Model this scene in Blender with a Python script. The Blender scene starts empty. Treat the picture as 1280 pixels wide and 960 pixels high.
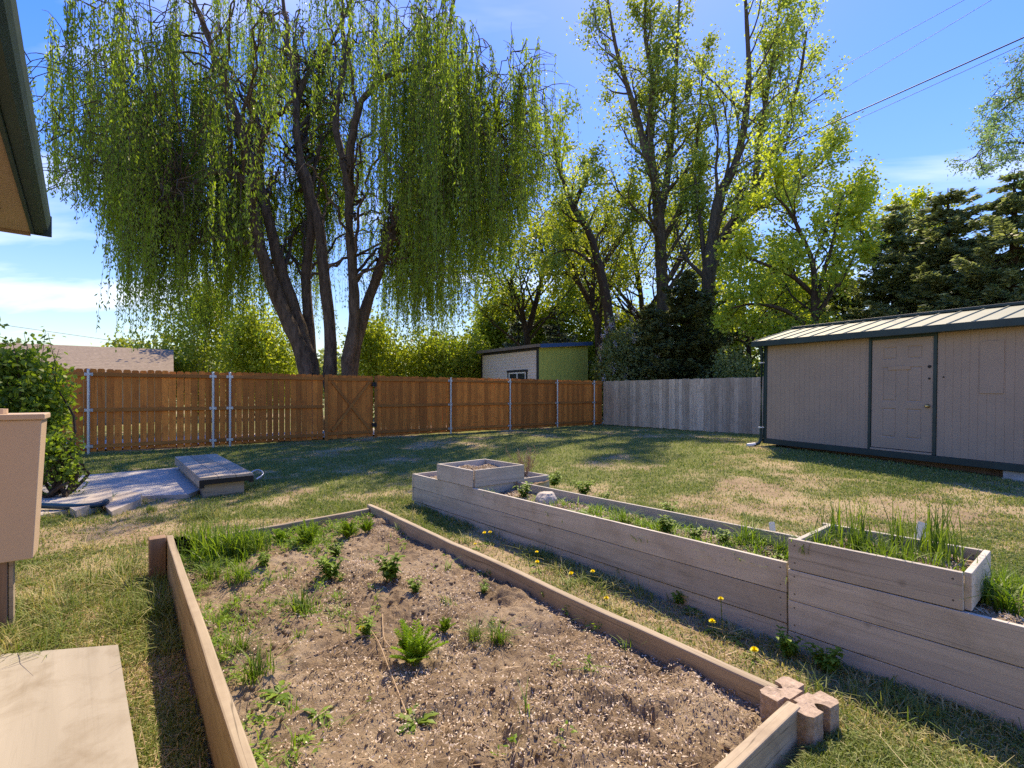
import bpy, bmesh, math, random
import numpy as np
from mathutils import Vector, Matrix

random.seed(5)
RNG = np.random.default_rng(11)
scene = bpy.context.scene
COL = scene.collection
F, HZ, CH = 610.0, 492.0, 1.35          # focal length in photo pixels, horizon row, camera height


# ------------------------------------------------------------------ small maths
def vnoise(x, y, seed=0):
    x = np.asarray(x, float); y = np.asarray(y, float)
    xi = np.floor(x).astype(np.int64); yi = np.floor(y).astype(np.int64)
    xf = x - xi; yf = y - yi
    def h(a, b):
        n = (a * 374761393 + b * 668265263 + seed * 1442695041) & 0xFFFFFFFF
        n = ((n ^ (n >> 13)) * 1274126177) & 0xFFFFFFFF
        return ((n ^ (n >> 16)) & 0xFFFF) / 65535.0
    u = xf * xf * (3 - 2 * xf); v = yf * yf * (3 - 2 * yf)
    a = h(xi, yi) * (1 - u) + h(xi + 1, yi) * u
    b = h(xi, yi + 1) * (1 - u) + h(xi + 1, yi + 1) * u
    return a * (1 - v) + b * v


def fbm(x, y, seed=0, octv=4, gain=.5):
    s = 0; a = 1; t = 0
    for i in range(octv):
        s = s + a * vnoise(np.asarray(x) * 2 ** i + 17.3 * i, np.asarray(y) * 2 ** i - 9.1 * i, seed + i)
        t += a; a *= gain
    return s / t


def zg(x, y):
    """height of the ground"""
    x = np.asarray(x, float); y = np.asarray(y, float)
    m = .21 * np.exp(-(((x - 5.8) / 3) ** 2 + ((y - 10.5) / 4) ** 2))
    r = np.hypot(x, y)
    n = (fbm(x * 1.3, y * 1.3, 3, 3) - .5) * .05 * np.clip((r - 2) / 6, .25, 1)
    return m + n


def at(px, py, z=None):
    """a point of the photo's ground (or of height z)"""
    zz = 0. if z is None else z
    for _ in range(12):
        Y = (CH - zz) * F / (py - HZ); X = (px - 640) / F * Y
        if z is not None:
            break
        zz = float(zg(X, Y))
    return Vector((X, Y, zz))


def atY(px, py, Y):
    return np.array(((px - 640) / F * Y, Y, CH - (py - HZ) / F * Y))


U = Vector((-.626, .78, 0)).normalized()      # along the beds, away from the camera
V = Vector((.78, .626, 0)).normalized()


def W(s, w, z=0.):
    p = U * s + V * w
    return Vector((p.x, p.y, z))


# ------------------------------------------------------------------ meshes
def np_mesh(name, verts, faces, tone=None, smooth=False):
    """faces: int array (n,k) or list of such arrays; tone: per-face float (concatenated)"""
    if not isinstance(faces, list):
        faces = [faces]
    faces = [np.asarray(f, np.int32) for f in faces if len(f)]
    me = bpy.data.meshes.new(name)
    verts = np.ascontiguousarray(verts, np.float32)
    me.vertices.add(len(verts)); me.vertices.foreach_set('co', verts.ravel())
    nl = sum(f.size for f in faces); npoly = sum(len(f) for f in faces)
    me.loops.add(nl); me.polygons.add(npoly)
    me.loops.foreach_set('vertex_index', np.concatenate([f.ravel() for f in faces]))
    st = []; c = 0
    for f in faces:
        st.append(c + np.arange(len(f), dtype=np.int32) * f.shape[1]); c += f.size
    me.polygons.foreach_set('loop_start', np.concatenate(st).astype(np.int32))
    if tone is not None:
        a = me.attributes.new('tone', 'FLOAT', 'FACE')
        a.data.foreach_set('value', np.ascontiguousarray(tone, np.float32))
    me.update(calc_edges=True)
    me.polygons.foreach_set('use_smooth', np.full(npoly, smooth, bool))
    me.validate()
    return me


class MB:
    """collects boxes, tubes and polygons into one mesh"""
    def __init__(self):
        self.v = []; self.f = {}; self.t = {}; self.n = 0
    def add(self, v, f, tone=0.):
        v = np.asarray(v, float).reshape(-1, 3); f = np.asarray(f, int)
        self.v.append(v); k = f.shape[1]
        self.f.setdefault(k, []).append(f + self.n)
        self.t.setdefault(k, []).append(np.broadcast_to(np.asarray(tone, float), (len(f),)))
        self.n += len(v)
    def box(self, x0, x1, y0, y1, z0, z1, tone=0., M=None):
        v = np.array([(x, y, z) for z in (z0, z1) for y in (y0, y1) for x in (x0, x1)], float)
        if M is not None:
            v = np.array([M @ Vector(p) for p in v])
        self.add(v, [(0, 2, 3, 1), (4, 5, 7, 6), (0, 1, 5, 4), (1, 3, 7, 5), (3, 2, 6, 7), (2, 0, 4, 6)], tone)
    def prism(self, pts, z0, z1, tone=0.):
        """pts: outline (x,y) counter-clockwise"""
        n = len(pts)
        v = [(p[0], p[1], z0) for p in pts] + [(p[0], p[1], z1) for p in pts]
        self.add(v, [(i, (i + 1) % n, n + (i + 1) % n, n + i) for i in range(n)], tone)
        self.add([(p[0], p[1], z1) for p in pts], [tuple(range(n))], tone)
        self.add([(p[0], p[1], z0) for p in pts], [tuple(reversed(range(n)))], tone)
    def tube(self, pts, r, k=8, tone=0., cap=True):
        v, f = tube_np(pts, r, k)
        self.add(v, f, tone)
        if cap:
            b = len(v) - k
            self.add(v[:k], [tuple(reversed(range(k)))], tone); self.add(v[b:], [tuple(range(k))], tone)
    def mesh(self, name, smooth=False):
        ks = sorted(self.f)
        return np_mesh(name, np.concatenate(self.v), [np.concatenate(self.f[k]) for k in ks],
                       np.concatenate([np.concatenate(self.t[k]) for k in ks]), smooth)


def tube_np(pts, r, k=8):
    p = np.asarray(pts, float); n = len(p)
    r = np.broadcast_to(np.asarray(r, float), (n,))
    t = np.gradient(p, axis=0); t /= np.linalg.norm(t, axis=1)[:, None] + 1e-9
    ref = np.array([0, 0, 1.]) if abs(t[:, 2]).mean() < .8 else np.array([0, 1., 0])
    a = np.cross(t, ref); a /= np.linalg.norm(a, axis=1)[:, None] + 1e-9
    b = np.cross(t, a)
    th = np.arange(k) / k * 2 * np.pi
    v = p[:, None] + r[:, None, None] * (a[:, None] * np.cos(th)[None, :, None] + b[:, None] * np.sin(th)[None, :, None])
    i = np.arange(n - 1)[:, None] * k; j = np.arange(k)[None]
    q = np.stack([i + j, i + k + j, i + k + (j + 1) % k, i + (j + 1) % k], -1).reshape(-1, 4)
    return v.reshape(-1, 3), q


PW = {}
def obj(name, me, mat, parent=None, world=None, bevel=0.):
    """links a mesh; the mesh's coordinates are in the frame 'world' (a Matrix, default identity)"""
    o = bpy.data.objects.new(name, me); COL.objects.link(o)
    if mat is not None:
        me.materials.append(mat)
    w = world or Matrix.Identity(4)
    if parent is not None:
        o.parent = parent
        o.matrix_local = PW[parent.name].inverted() @ w
    else:
        o.matrix_local = w
    PW[o.name] = w
    if bevel:
        b = o.modifiers.new('bevel', 'BEVEL'); b.width = bevel; b.segments = 2; b.limit_method = 'ANGLE'
    return o


def tag(o, label=None, cat=None, group=None, kind=None):
    for k, v in (('label', label), ('category', cat), ('group', group), ('kind', kind)):
        if v:
            o[k] = v
    return o


def thing(name, label, cat, world, group=None):
    o = bpy.data.objects.new(name, None); COL.objects.link(o)
    o.empty_display_size = .2
    if not isinstance(world, Matrix):
        world = Matrix.Translation(Vector(world))
    o.matrix_local = world; PW[o.name] = world
    return tag(o, label, cat, group)


def frame(origin, xdir, up=Vector((0, 0, 1))):
    x = Vector(xdir).normalized(); z = Vector(up); y = z.cross(x).normalized(); z = x.cross(y)
    m = Matrix((x, y, z)).transposed().to_4x4(); m.translation = Vector(origin)
    return m


# ------------------------------------------------------------------ materials
def newmat(name):
    m = bpy.data.materials.new(name); m.use_nodes = True
    nt = m.node_tree; nt.nodes.clear()
    return m, nt


class N:
    def __init__(self, nt):
        self.nt = nt
    def __call__(self, t, **kw):
        n = self.nt.nodes.new(t)
        for k, v in kw.items():
            if k.startswith('i_'):
                n.inputs[k[2:]].default_value = v
            else:
                setattr(n, k, v)
        return n
    def link(self, a, b):
        self.nt.links.new(a, b)
    def noise(self, vec, scale, detail=4, rough=.55, dist=0.):
        n = self('ShaderNodeTexNoise'); n.inputs['Scale'].default_value = scale
        n.inputs['Detail'].default_value = detail; n.inputs['Roughness'].default_value = rough
        n.inputs['Distortion'].default_value = dist
        if vec is not None:
            self.link(vec, n.inputs['Vector'])
        return n.outputs['Fac']
    def ramp(self, fac, stops):
        n = self('ShaderNodeValToRGB'); e = n.color_ramp.elements
        while len(e) < len(stops):
            e.new(.5)
        for el, (p, c) in zip(e, stops):
            el.position = p; el.color = (*c, 1) if len(c) == 3 else c
        self.link(fac, n.inputs['Fac']); return n.outputs['Color']
    def maprange(self, fac, a, b, c=0., d=1.):
        n = self('ShaderNodeMapRange'); n.inputs['From Min'].default_value = a; n.inputs['From Max'].default_value = b
        n.inputs['To Min'].default_value = c; n.inputs['To Max'].default_value = d
        self.link(fac, n.inputs['Value']); return n.outputs['Result']
    def mix(self, fac, a, b, mode='MIX'):
        n = self('ShaderNodeMix', data_type='RGBA', blend_type=mode)
        for s, v in ((0, fac), (6, a), (7, b)):
            if hasattr(v, 'links'):
                self.link(v, n.inputs[s])
            else:
                n.inputs[s].default_value = v if s == 0 else (*v, 1)
        return n.outputs[2]
    def math(self, op, a, b=0.):
        n = self('ShaderNodeMath', operation=op)
        for i, v in enumerate((a, b)):
            if hasattr(v, 'links'):
                self.link(v, n.inputs[i])
            else:
                n.inputs[i].default_value = v
        return n.outputs[0]
    def out(self, bsdf):
        o = self('ShaderNodeOutputMaterial'); self.link(bsdf, o.inputs['Surface'])
    def principled(self, color, rough=.7, metal=0., bump=None, bstr=.3, bdist=.01, spec=.4):
        p = self('ShaderNodeBsdfPrincipled')
        if hasattr(color, 'links'):
            self.link(color, p.inputs['Base Color'])
        else:
            p.inputs['Base Color'].default_value = (*color, 1)
        if hasattr(rough, 'links'):
            self.link(rough, p.inputs['Roughness'])
        else:
            p.inputs['Roughness'].default_value = rough
        p.inputs['Metallic'].default_value = metal
        p.inputs['Specular IOR Level'].default_value = spec
        if bump is not None:
            b = self('ShaderNodeBump'); b.inputs['Strength'].default_value = bstr; b.inputs['Distance'].default_value = bdist
            self.link(bump, b.inputs['Height']); self.link(b.outputs['Normal'], p.inputs['Normal'])
        return p.outputs['BSDF']


def coords(n, scale=(1, 1, 1), rnd=True):
    """object coordinates, shifted per object and by the face's tone"""
    tc = n('ShaderNodeTexCoord'); mp = n('ShaderNodeMapping'); mp.inputs['Scale'].default_value = scale
    v = tc.outputs['Object']
    if rnd:
        oi = n('ShaderNodeObjectInfo'); at_ = n('ShaderNodeAttribute', attribute_name='tone')
        s = n.math('ADD', n.math('MULTIPLY', oi.outputs['Random'], 37.), n.math('MULTIPLY', at_.outputs['Fac'], 53.))
        va = n('ShaderNodeVectorMath', operation='ADD'); n.link(v, va.inputs[0])
        cx = n('ShaderNodeCombineXYZ'); n.link(s, cx.inputs[0]); n.link(s, cx.inputs[1]); n.link(s, cx.inputs[2])
        n.link(cx.outputs[0], va.inputs[1]); v = va.outputs[0]
    n.link(v, mp.inputs['Vector']); return mp.outputs['Vector'], tc


def wood(name, c0, c1, axis='X', grain=60., stain=None, stain_amt=.5, tonevar=.25, rough=.75, bump=.35, crack=.35, screws=False):
    """plank wood: grain runs along axis; tone attribute varies board by board"""
    m, nt = newmat(name); n = N(nt)
    sc = {'X': (.06, 1, 1), 'Y': (1, .06, 1), 'Z': (1, 1, .06)}[axis]
    v, tc = coords(n, sc)
    g = n.noise(v, grain, 5, .6, .4); g2 = n.noise(v, grain * .25, 3, .5, 1.2)
    gg = n.math('ADD', n.math('MULTIPLY', g, .55), n.math('MULTIPLY', g2, .45))
    c = n.ramp(gg, [(.28, c0), (.7, c1)])
    at_ = n('ShaderNodeAttribute', attribute_name='tone')
    f = n.maprange(at_.outputs['Fac'], 0, 1, 1 - tonevar, 1 + tonevar)
    oi = n('ShaderNodeObjectInfo'); f2 = n.maprange(oi.outputs['Random'], 0, 1, 1 - tonevar * .5, 1 + tonevar * .5)
    f = n.math('MULTIPLY', f, f2)
    c = n.mix(1., c, (1, 1, 1), 'MULTIPLY')
    hs = n('ShaderNodeHueSaturation'); n.link(c, hs.inputs['Color']); n.link(f, hs.inputs['Value']); c = hs.outputs['Color']
    v2, _ = coords(n, (1, 1, 1))
    if stain:
        s = n.noise(v2, 3.2, 6, .65, .6)
        c = n.mix(n.math('MULTIPLY', n.maprange(s, .48, .68), stain_amt), c, stain)
    vc, _ = coords(n, {'X': (.02, 1, 1), 'Y': (1, .02, 1), 'Z': (1, 1, .02)}[axis])
    ck = n.math('ABSOLUTE', n.math('SUBTRACT', n.noise(vc, 17, 3, .55, .3), .5))
    c = n.mix(n.math('MULTIPLY', n.maprange(ck, .0, .012, 1, 0), crack), c, tuple(x * .3 for x in c0))
    if screws:
        so_ = n('ShaderNodeSeparateXYZ'); n.link(tc.outputs['Object'], so_.inputs[0]); ln_ = n('ShaderNodeAttribute', attribute_type='OBJECT', attribute_name='board_length')
        dx = n.math('SUBTRACT', n.math('MINIMUM', so_.outputs[0], n.math('SUBTRACT', ln_.outputs['Fac'], so_.outputs[0])), .032)
        dz = n.math('SUBTRACT', n.math('ABSOLUTE', n.math('SUBTRACT', so_.outputs[2], .082)), .046)
        dd = n.math('SQRT', n.math('ADD', n.math('MULTIPLY', dx, dx), n.math('MULTIPLY', dz, dz)))
        c = n.mix(n.maprange(dd, .0035, .0055, .85, 0), c, (.05, .04, .035))
    # small knots
    vo = n('ShaderNodeTexVoronoi'); vo.inputs['Scale'].default_value = 3.1; n.link(v2, vo.inputs['Vector'])
    k = n.maprange(vo.outputs['Distance'], .03, .075, 1, 0)
    c = n.mix(n.math('MULTIPLY', k, .5), c, tuple(x * .35 for x in c0))
    n.out(n.principled(c, rough, 0, gg, bump, .004, .3)); return m


def plain(name, c, rough=.6, metal=0., var=.15, scale=6., bump=.15, bscale=60., spec=.4, dirt=None, dirt_amt=.4):
    m, nt = newmat(name); n = N(nt)
    v, tc = coords(n)
    a = n.noise(v, scale, 6, .6)
    col = n.ramp(a, [(.3, tuple(x * (1 - var) for x in c)), (.7, tuple(min(1, x * (1 + var)) for x in c))])
    if dirt:
        d = n.noise(v, scale * .45, 7, .68, .5)
        col = n.mix(n.math('MULTIPLY', n.maprange(d, .5, .72), dirt_amt), col, dirt)
    b = n.noise(v, bscale, 4)
    n.out(n.principled(col, rough, metal, b, bump, .004, spec)); return m


def leafmat(name, c0, c1, t0=None, trans=.5, rough=.5, spec=.3):
    """leaf: reflects c0..c1 by the leaf's own tone, lets light through"""
    m, nt = newmat(name); n = N(nt)
    at_ = n('ShaderNodeAttribute', attribute_name='tone')
    c = n.mix(at_.outputs['Fac'], c0, c1)
    oi = n('ShaderNodeObjectInfo')
    hs = n('ShaderNodeHueSaturation'); n.link(c, hs.inputs['Color'])
    n.link(n.maprange(oi.outputs['Random'], 0, 1, .88, 1.12), hs.inputs['Value']); c = hs.outputs['Color']
    p = n.principled(c, rough, spec=spec)
    tr = n('ShaderNodeBsdfTranslucent')
    ct = n.mix(1., c, t0 or (1.5, 1.55, .7), 'MULTIPLY'); n.link(ct, tr.inputs['Color'])
    mx = n('ShaderNodeMixShader'); mx.inputs[0].default_value = trans
    n.link(p, mx.inputs[1]); n.link(tr.outputs[0], mx.inputs[2]); n.out(mx.outputs[0]); return m


def barkmat(name, c0, c1):
    m, nt = newmat(name); n = N(nt)
    v, tc = coords(n, (1, 1, .22))
    a = n.noise(v, 9, 6, .7, .5); b = n.noise(v, 30, 4, .6)
    s = n.math('ADD', n.math('MULTIPLY', a, .7), n.math('MULTIPLY', b, .3))
    c = n.ramp(s, [(.36, c0), (.62, c1)])
    n.out(n.principled(c, .9, 0, s, .9, .05, .2)); return m


def groundmat():
    m, nt = newmat('lawn_ground'); n = N(nt)
    tc = n('ShaderNodeTexCoord'); v = tc.outputs['Object']
    at_ = n('ShaderNodeAttribute', attribute_name='green')
    big = n.noise(v, 1.1, 5, .6); mid = n.noise(v, 7, 6, .65); fine = n.noise(v, 60, 5, .7); vf = n.noise(v, 260, 3, .6)
    straw = n.ramp(fine, [(.3, (.25, .18, .10)), (.5, (.40, .31, .18)), (.7, (.54, .44, .27))])
    dirt = n.ramp(mid, [(.3, (.19, .13, .08)), (.7, (.38, .28, .175))])
    dirt = n.mix(n.maprange(vf, .6, .75), dirt, (.42, .34, .24))
    green = n.ramp(fine, [(.3, (.07, .105, .024)), (.7, (.19, .215, .065))])
    base = n.mix(n.maprange(big, .42, .6), straw, dirt)
    g = n.math('ADD', n.math('SUBTRACT', at_.outputs['Fac'], .5), n.math('MULTIPLY', n.math('SUBTRACT', mid, .5), 1.2))
    c = n.mix(n.maprange(g, -.25, .35, 0, .9), base, green)
    h = n.math('ADD', fine, n.math('MULTIPLY', vf, .4))
    n.out(n.principled(c, .95, 0, h, .7, .02, .15)); return m


def soilmat():
    m, nt = newmat('garden_soil'); n = N(nt)
    tc = n('ShaderNodeTexCoord'); v = tc.outputs['Object']
    big = n.noise(v, 1.6, 5, .6, .5); mid = n.noise(v, 14, 6, .7); fine = n.noise(v, 120, 5, .75)
    s = n.math('ADD', n.math('MULTIPLY', big, .62), n.math('MULTIPLY', mid, .38))
    c = n.ramp(s, [(.37, (.075, .05, .027)), (.48, (.225, .16, .094)), (.61, (.43, .335, .22))])
    c = n.mix(n.maprange(fine, .35, .65, 0, .55), c, (.40, .29, .20))
    vo = n('ShaderNodeTexVoronoi'); vo.inputs['Scale'].default_value = 95; n.link(v, vo.inputs['Vector'])
    chip = n.math('MULTIPLY', n.maprange(vo.outputs['Distance'], .12, .2, 1, 0), n.maprange(n.noise(v, 3.2, 5, .6), .5, .64))
    c = n.mix(n.math('MULTIPLY', chip, .85), c, (.60, .52, .42))
    n.out(n.principled(c, .95, 0, n.math('ADD', fine, n.math('MULTIPLY', mid, .8)), .8, .02, .15)); return m


M = {}
M['cedar'] = wood('stained_cedar', (.50, .128, .020), (.86, .265, .046), 'Z', 55, (.40, .105, .022), .6, .34)
M['cedar_rail'] = wood('stained_cedar_rail', (.33, .10, .02), (.54, .19, .038), 'X', 50, (.25, .075, .02), .5, .2)
M['grey_wood'] = wood('weathered_grey_board', (.51, .345, .225), (.83, .605, .43), 'Z', 50, (.38, .25, .16), .5, .28)
M['grey_rail'] = wood('weathered_grey_rail', (.20, .16, .125), (.40, .33, .26), 'X', 50)
M['composite'] = wood('weathered_deck_board', (.40, .36, .29), (.58, .53, .44), 'X', 34, (.33, .28, .21), .5, .14, .75, .3, .45, True)
M['timber'] = wood('bare_timber', (.265, .205, .135), (.50, .41, .29), 'X', 30, (.25, .185, .13), .6, .15, .8, .5, .75)
M['stake'] = wood('dark_stake', (.17, .105, .065), (.32, .21, .14), 'Z', 35)
M['lid_wood'] = wood('grey_lid_board', (.33, .275, .21), (.52, .44, .34), 'X', 34, (.26, .22, .17), .4, .12)
M['ply'] = wood('plywood', (.31, .28, .23), (.42, .385, .325), 'X', 11, (.22, .18, .13), .7, .05, .8, .12, .08)
M['galv'] = plain('galvanised_steel', (.50, .53, .56), .45, .75, .1, 14, .05)
M['black_metal'] = plain('black_iron', (.012, .012, .014), .5, .2, .2)
M['green_trim'] = plain('dark_green_paint', (.014, .040, .038), .45, 0, .25, 5, .1, 80, .45, (.05, .07, .065), .35)
M['taupe'] = plain('taupe_paint', (.41, .30, .22), .75, 0, .07, 2.2, .12, 90, .3, (.36, .265, .195), .5)
M['taupe_door'] = plain('taupe_door_paint', (.395, .29, .215), .55, 0, .06, 2.2, .06, 50, .4, (.235, .17, .125), .35)
M['metal_roof'] = plain('pale_metal_roofing', (.25, .26, .17), .55, .0, .1, 3, .05, 30, .5, (.22, .225, .155), .5)
M['brass'] = plain('worn_brass', (.62, .46, .22), .3, .9, .1)
M['cinder'] = plain('cinder_block', (.40, .385, .36), .9, 0, .2, 20, .5, 90)
M['concrete'] = plain('old_concrete', (.44, .405, .36), .9, 0, .14, 5, .3, 70, .25, (.30, .27, .235), .5)
M['concrete2'] = plain('broken_concrete', (.42, .36, .295), .92, 0, .22, 9, .5, 50, .2, (.22, .17, .12), .5)
M['paver'] = plain('tan_planter_block', (.44, .335, .255), .95, 0, .3, 42, .9, 150, .2, (.26, .19, .13), .75)
M['rock'] = plain('pale_rock', (.50, .44, .37), .85, 0, .2, 12, .5, 40, .3, (.36, .25, .17), .6)
M['tan_box'] = plain('tan_cabinet_paint', (.56, .41, .285), .5, 0, .03, 2.5, .05, 90, .4, (.50, .36, .25), .3)
M['tan_soffit'] = plain('tan_soffit_paint', (.38, .295, .225), .7, 0, .06, 3, .1, 60, .3)
M['tan_wall'] = plain('tan_house_paint', (.42, .30, .21), .8, 0, .08, 3, .1, 60, .3)
M['shingle'] = plain('tan_shingle', (.28, .22, .165), .95, 0, .25, 9, .6, 70, .2, (.24, .17, .13), .5)
M['lime'] = plain('lime_green_paint', (.44, .47, .10), .7, 0, .06, 3, .1, 60, .3)
M['white_side'] = plain('pale_siding', (.72, .64, .58), .75, 0, .05, 3, .1, 60, .3)
M['dark_trim'] = plain('charcoal_trim', (.028, .026, .028), .6, 0, .2)
M['blue_trim'] = plain('blue_fascia', (.025, .10, .24), .55, 0, .1)
M['white_trim'] = plain('white_frame', (.78, .77, .74), .5, 0, .05)
M['marker'] = plain('white_plastic', (.74, .73, .66), .5, 0, .06, 9, .05, 60, .4, (.5, .45, .36), .4)
M['black_pot'] = plain('black_plastic', (.012, .013, .016), .4, 0, .2)
M['teal'] = plain('dark_teal_band', (.006, .035, .06), .35, 0, .2)
M['wire'] = plain('cable_black', (.02, .02, .022), .6, 0, .1)
M['slabgrey'] = plain('grey_stone', (.40, .385, .37), .9, 0, .12, 8, .3, 60)
M['pale_backing'] = plain('pale_backing_gravel', (.56, .49, .40), .95, 0, .2, 12, .4, 90)
g, nt = newmat('window_glass'); n = N(nt); n.out(n.principled((.03, .04, .05), .06, spec=.7)); M['glass'] = g
M['ground'] = groundmat(); M['soil'] = soilmat()
M['bark'] = barkmat('willow_bark', (.035, .024, .017), (.175, .125, .09))
M['bark2'] = barkmat('cottonwood_bark', (.045, .034, .024), (.16, .125, .09))
M['bark3'] = barkmat('brown_bark', (.03, .02, .014), (.10, .07, .05))
M['willow'] = leafmat('willow_leaf', (.10, .165, .028), (.31, .40, .06), (1.35, 1.5, .7), .58)
M['cotton'] = leafmat('cottonwood_leaf', (.20, .265, .065), (.46, .54, .15), (1.5, 1.5, .8), .6)
M['cotton_dark'] = leafmat('dull_cottonwood_leaf', (.155, .215, .055), (.39, .46, .125), (1.5, 1.5, .8), .58)
M['yellow'] = leafmat('chartreuse_leaf', (.32, .40, .055), (.56, .62, .10), (1.15, 1.2, .7), .58)
M['bright'] = leafmat('fresh_green_leaf', (.17, .22, .03), (.40, .44, .075), (1.35, 1.4, .7), .55)
M['lilac_leaf'] = leafmat('lilac_leaf', (.12, .16, .06), (.33, .36, .16), None, .4)
M['lilac'] = leafmat('lilac_blossom', (.42, .36, .40), (.62, .56, .58), (1, 1, 1), .3)
M['spruce'] = leafmat('spruce_needle', (.12, .16, .075), (.36, .40, .19), (1.25, 1.3, .8), .42)
M['juniper'] = leafmat('juniper_needle', (.075, .10, .04), (.22, .25, .10), (1.2, 1.2, .8), .28)
M['bluespruce'] = leafmat('blue_needle', (.10, .14, .11), (.25, .30, .23), (1.2, 1.2, .9), .3)
M['shrub'] = leafmat('shrub_leaf', (.10, .17, .03), (.30, .40, .07), (1.4, 1.5, .6), .5)
M['pale_tree'] = leafmat('pale_leaf', (.14, .22, .11), (.30, .42, .22), (1.3, 1.45, .9), .55)
M['grass'] = leafmat('grass_blade', (.115, .195, .030), (.54, .45, .24), (1.25, 1.3, .8), .35, .6)
M['tallgrass'] = leafmat('tall_grass_blade', (.07, .145, .020), (.22, .31, .055), (1.35, 1.45, .65), .45)
M['weed'] = leafmat('weed_leaf', (.09, .18, .022), (.25, .37, .05), (1.3, 1.4, .65), .42)
M['fern'] = leafmat('feathery_leaf', (.17, .30, .03), (.36, .50, .06), (1.3, 1.4, .6), .45)
M['dryplant'] = leafmat('dry_stem', (.33, .21, .12), (.52, .37, .23), (1, 1, 1), .15)
M['petal'] = leafmat('dandelion_petal', (.86, .66, .012), (.95, .80, .03), (1, 1, .8), .2)
M['chips'] = leafmat('wood_chip', (.20, .125, .075), (.72, .60, .46), (1, 1, 1), .02, .9)
M['clod'] = plain('dark_clod', (.13, .08, .05), .95, 0, .4, 30, .6, 90, .15)

# ------------------------------------------------------------------ sky, sun, camera
SUN = Vector((.20, .66, 1.0)).normalized()
el = math.asin(SUN.z); az = math.atan2(SUN.x, SUN.y)
wd = bpy.data.worlds.new('World'); scene.world = wd; wd.use_nodes = True
nt = wd.node_tree; nt.nodes.clear(); n = N(nt)
sky = n('ShaderNodeTexSky', sky_type='NISHITA'); sky.sun_disc = False
sky.sun_elevation = el; sky.sun_rotation = az; sky.air_density = 1.0; sky.dust_density = .15; sky.ozone_density = 2.5
SKYMIX = dict(sat=1.42, val=1.0)
hs = n('ShaderNodeHueSaturation'); hs.inputs['Saturation'].default_value = SKYMIX['sat']; hs.inputs['Hue'].default_value = .524; n.link(sky.outputs[0], hs.inputs['Color'])
tc = n('ShaderNodeTexCoord'); sx = n('ShaderNodeSeparateXYZ'); n.link(tc.outputs['Generated'], sx.inputs[0])
den = n.math('MAXIMUM', n.math('ADD', sx.outputs[2], .12), .05)
cx = n('ShaderNodeCombineXYZ'); n.link(n.math('DIVIDE', sx.outputs[0], den), cx.inputs[0]); n.link(n.math('DIVIDE', sx.outputs[1], den), cx.inputs[1])
mp = n('ShaderNodeMapping'); mp.inputs['Scale'].default_value = (.42, 1.15, 1); mp.inputs['Rotation'].default_value = (0, 0, .35); mp.inputs['Location'].default_value = (.35, .9, 0)
n.link(cx.outputs[0], mp.inputs['Vector'])
c1 = n.noise(mp.outputs[0], 1.0, 7, .52, .35)
cl = n.maprange(c1, .54, .80, 0, .7)
bw = n('ShaderNodeRGBToBW'); n.link(hs.outputs[0], bw.inputs[0])
gain = n.math('DIVIDE', 1.0, n.math('ADD', 1.0, n.math('DIVIDE', bw.outputs[0], 3.6)))     # the glare round the sun is rolled off, as a camera does
vm = n('ShaderNodeVectorMath', operation='SCALE'); n.link(hs.outputs[0], vm.inputs[0]); n.link(n.math('MULTIPLY', gain, 1.0), vm.inputs['Scale'])
col = n.mix(cl, vm.outputs[0], (4.3, 4.5, 4.8))
bg = n('ShaderNodeBackground'); bg.inputs['Strength'].default_value = .15; n.link(col, bg.inputs['Color'])
ow = n('ShaderNodeOutputWorld'); n.link(bg.outputs[0], ow.inputs['Surface'])

sun = bpy.data.lights.new('sun', 'SUN'); sun.energy = 2.0; sun.angle = math.radians(.5); sun.color = (1, .95, .87)
so = bpy.data.objects.new('sun', sun); COL.objects.link(so); so.rotation_euler = (-SUN).to_track_quat('-Z', 'Y').to_euler(); so.location = (6, 20, 30)

cam = bpy.data.cameras.new('camera'); co = bpy.data.objects.new('camera', cam); COL.objects.link(co)
co.location = (0, 0, CH); co.rotation_euler = (math.radians(90), 0, 0)
cam.sensor_width = 36; cam.lens = F / 1280 * 36; cam.shift_y = (HZ - 480) / 1280; cam.clip_end = 2000; cam.clip_start = .05
scene.camera = co
vs = scene.view_settings
vs.view_transform = 'Standard'; vs.look = 'None'; vs.gamma = 1; vs.use_curve_mapping = False; vs.exposure = 1.8
vs.use_white_balance = True; vs.white_balance_temperature = 9000; vs.white_balance_tint = 10
scene.cycles.max_bounces = 8; scene.cycles.transparent_max_bounces = 8
scene.cycles.use_denoising = False; scene.cycles.sample_clamp_indirect = 4.0; scene.cycles.use_adaptive_sampling = False; scene.cycles.caustics_reflective = False; scene.cycles.caustics_refractive = False

# ------------------------------------------------------------------ the ground
def inbed(x, y, m=0.):
    s = x * U.x + y * U.y; w = x * V.x + y * V.y
    a = (s > .7 - m) & (s < 5.2 + m) & (w > .24 - m) & (w < 2.2 + m)
    b = (s > -.3 - m) & (s < 4.2 + m) & (w > 2.79 - m) & (w < 3.42 + m)
    b2 = ((s > 4.25 - m) & (s < 5.45 + m) & (w > 2.79 - m) & (w < 3.98 + m)) | ((s < 1.15 + m) & (s > -.5) & (w > 2.79 - m) & (w < 3.5 + m))
    return a, b | b2


def bump(x, y, cx_, cy_, rx, ry):
    return np.exp(-(((x - cx_) / rx) ** 2 + ((y - cy_) / ry) ** 2))


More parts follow.
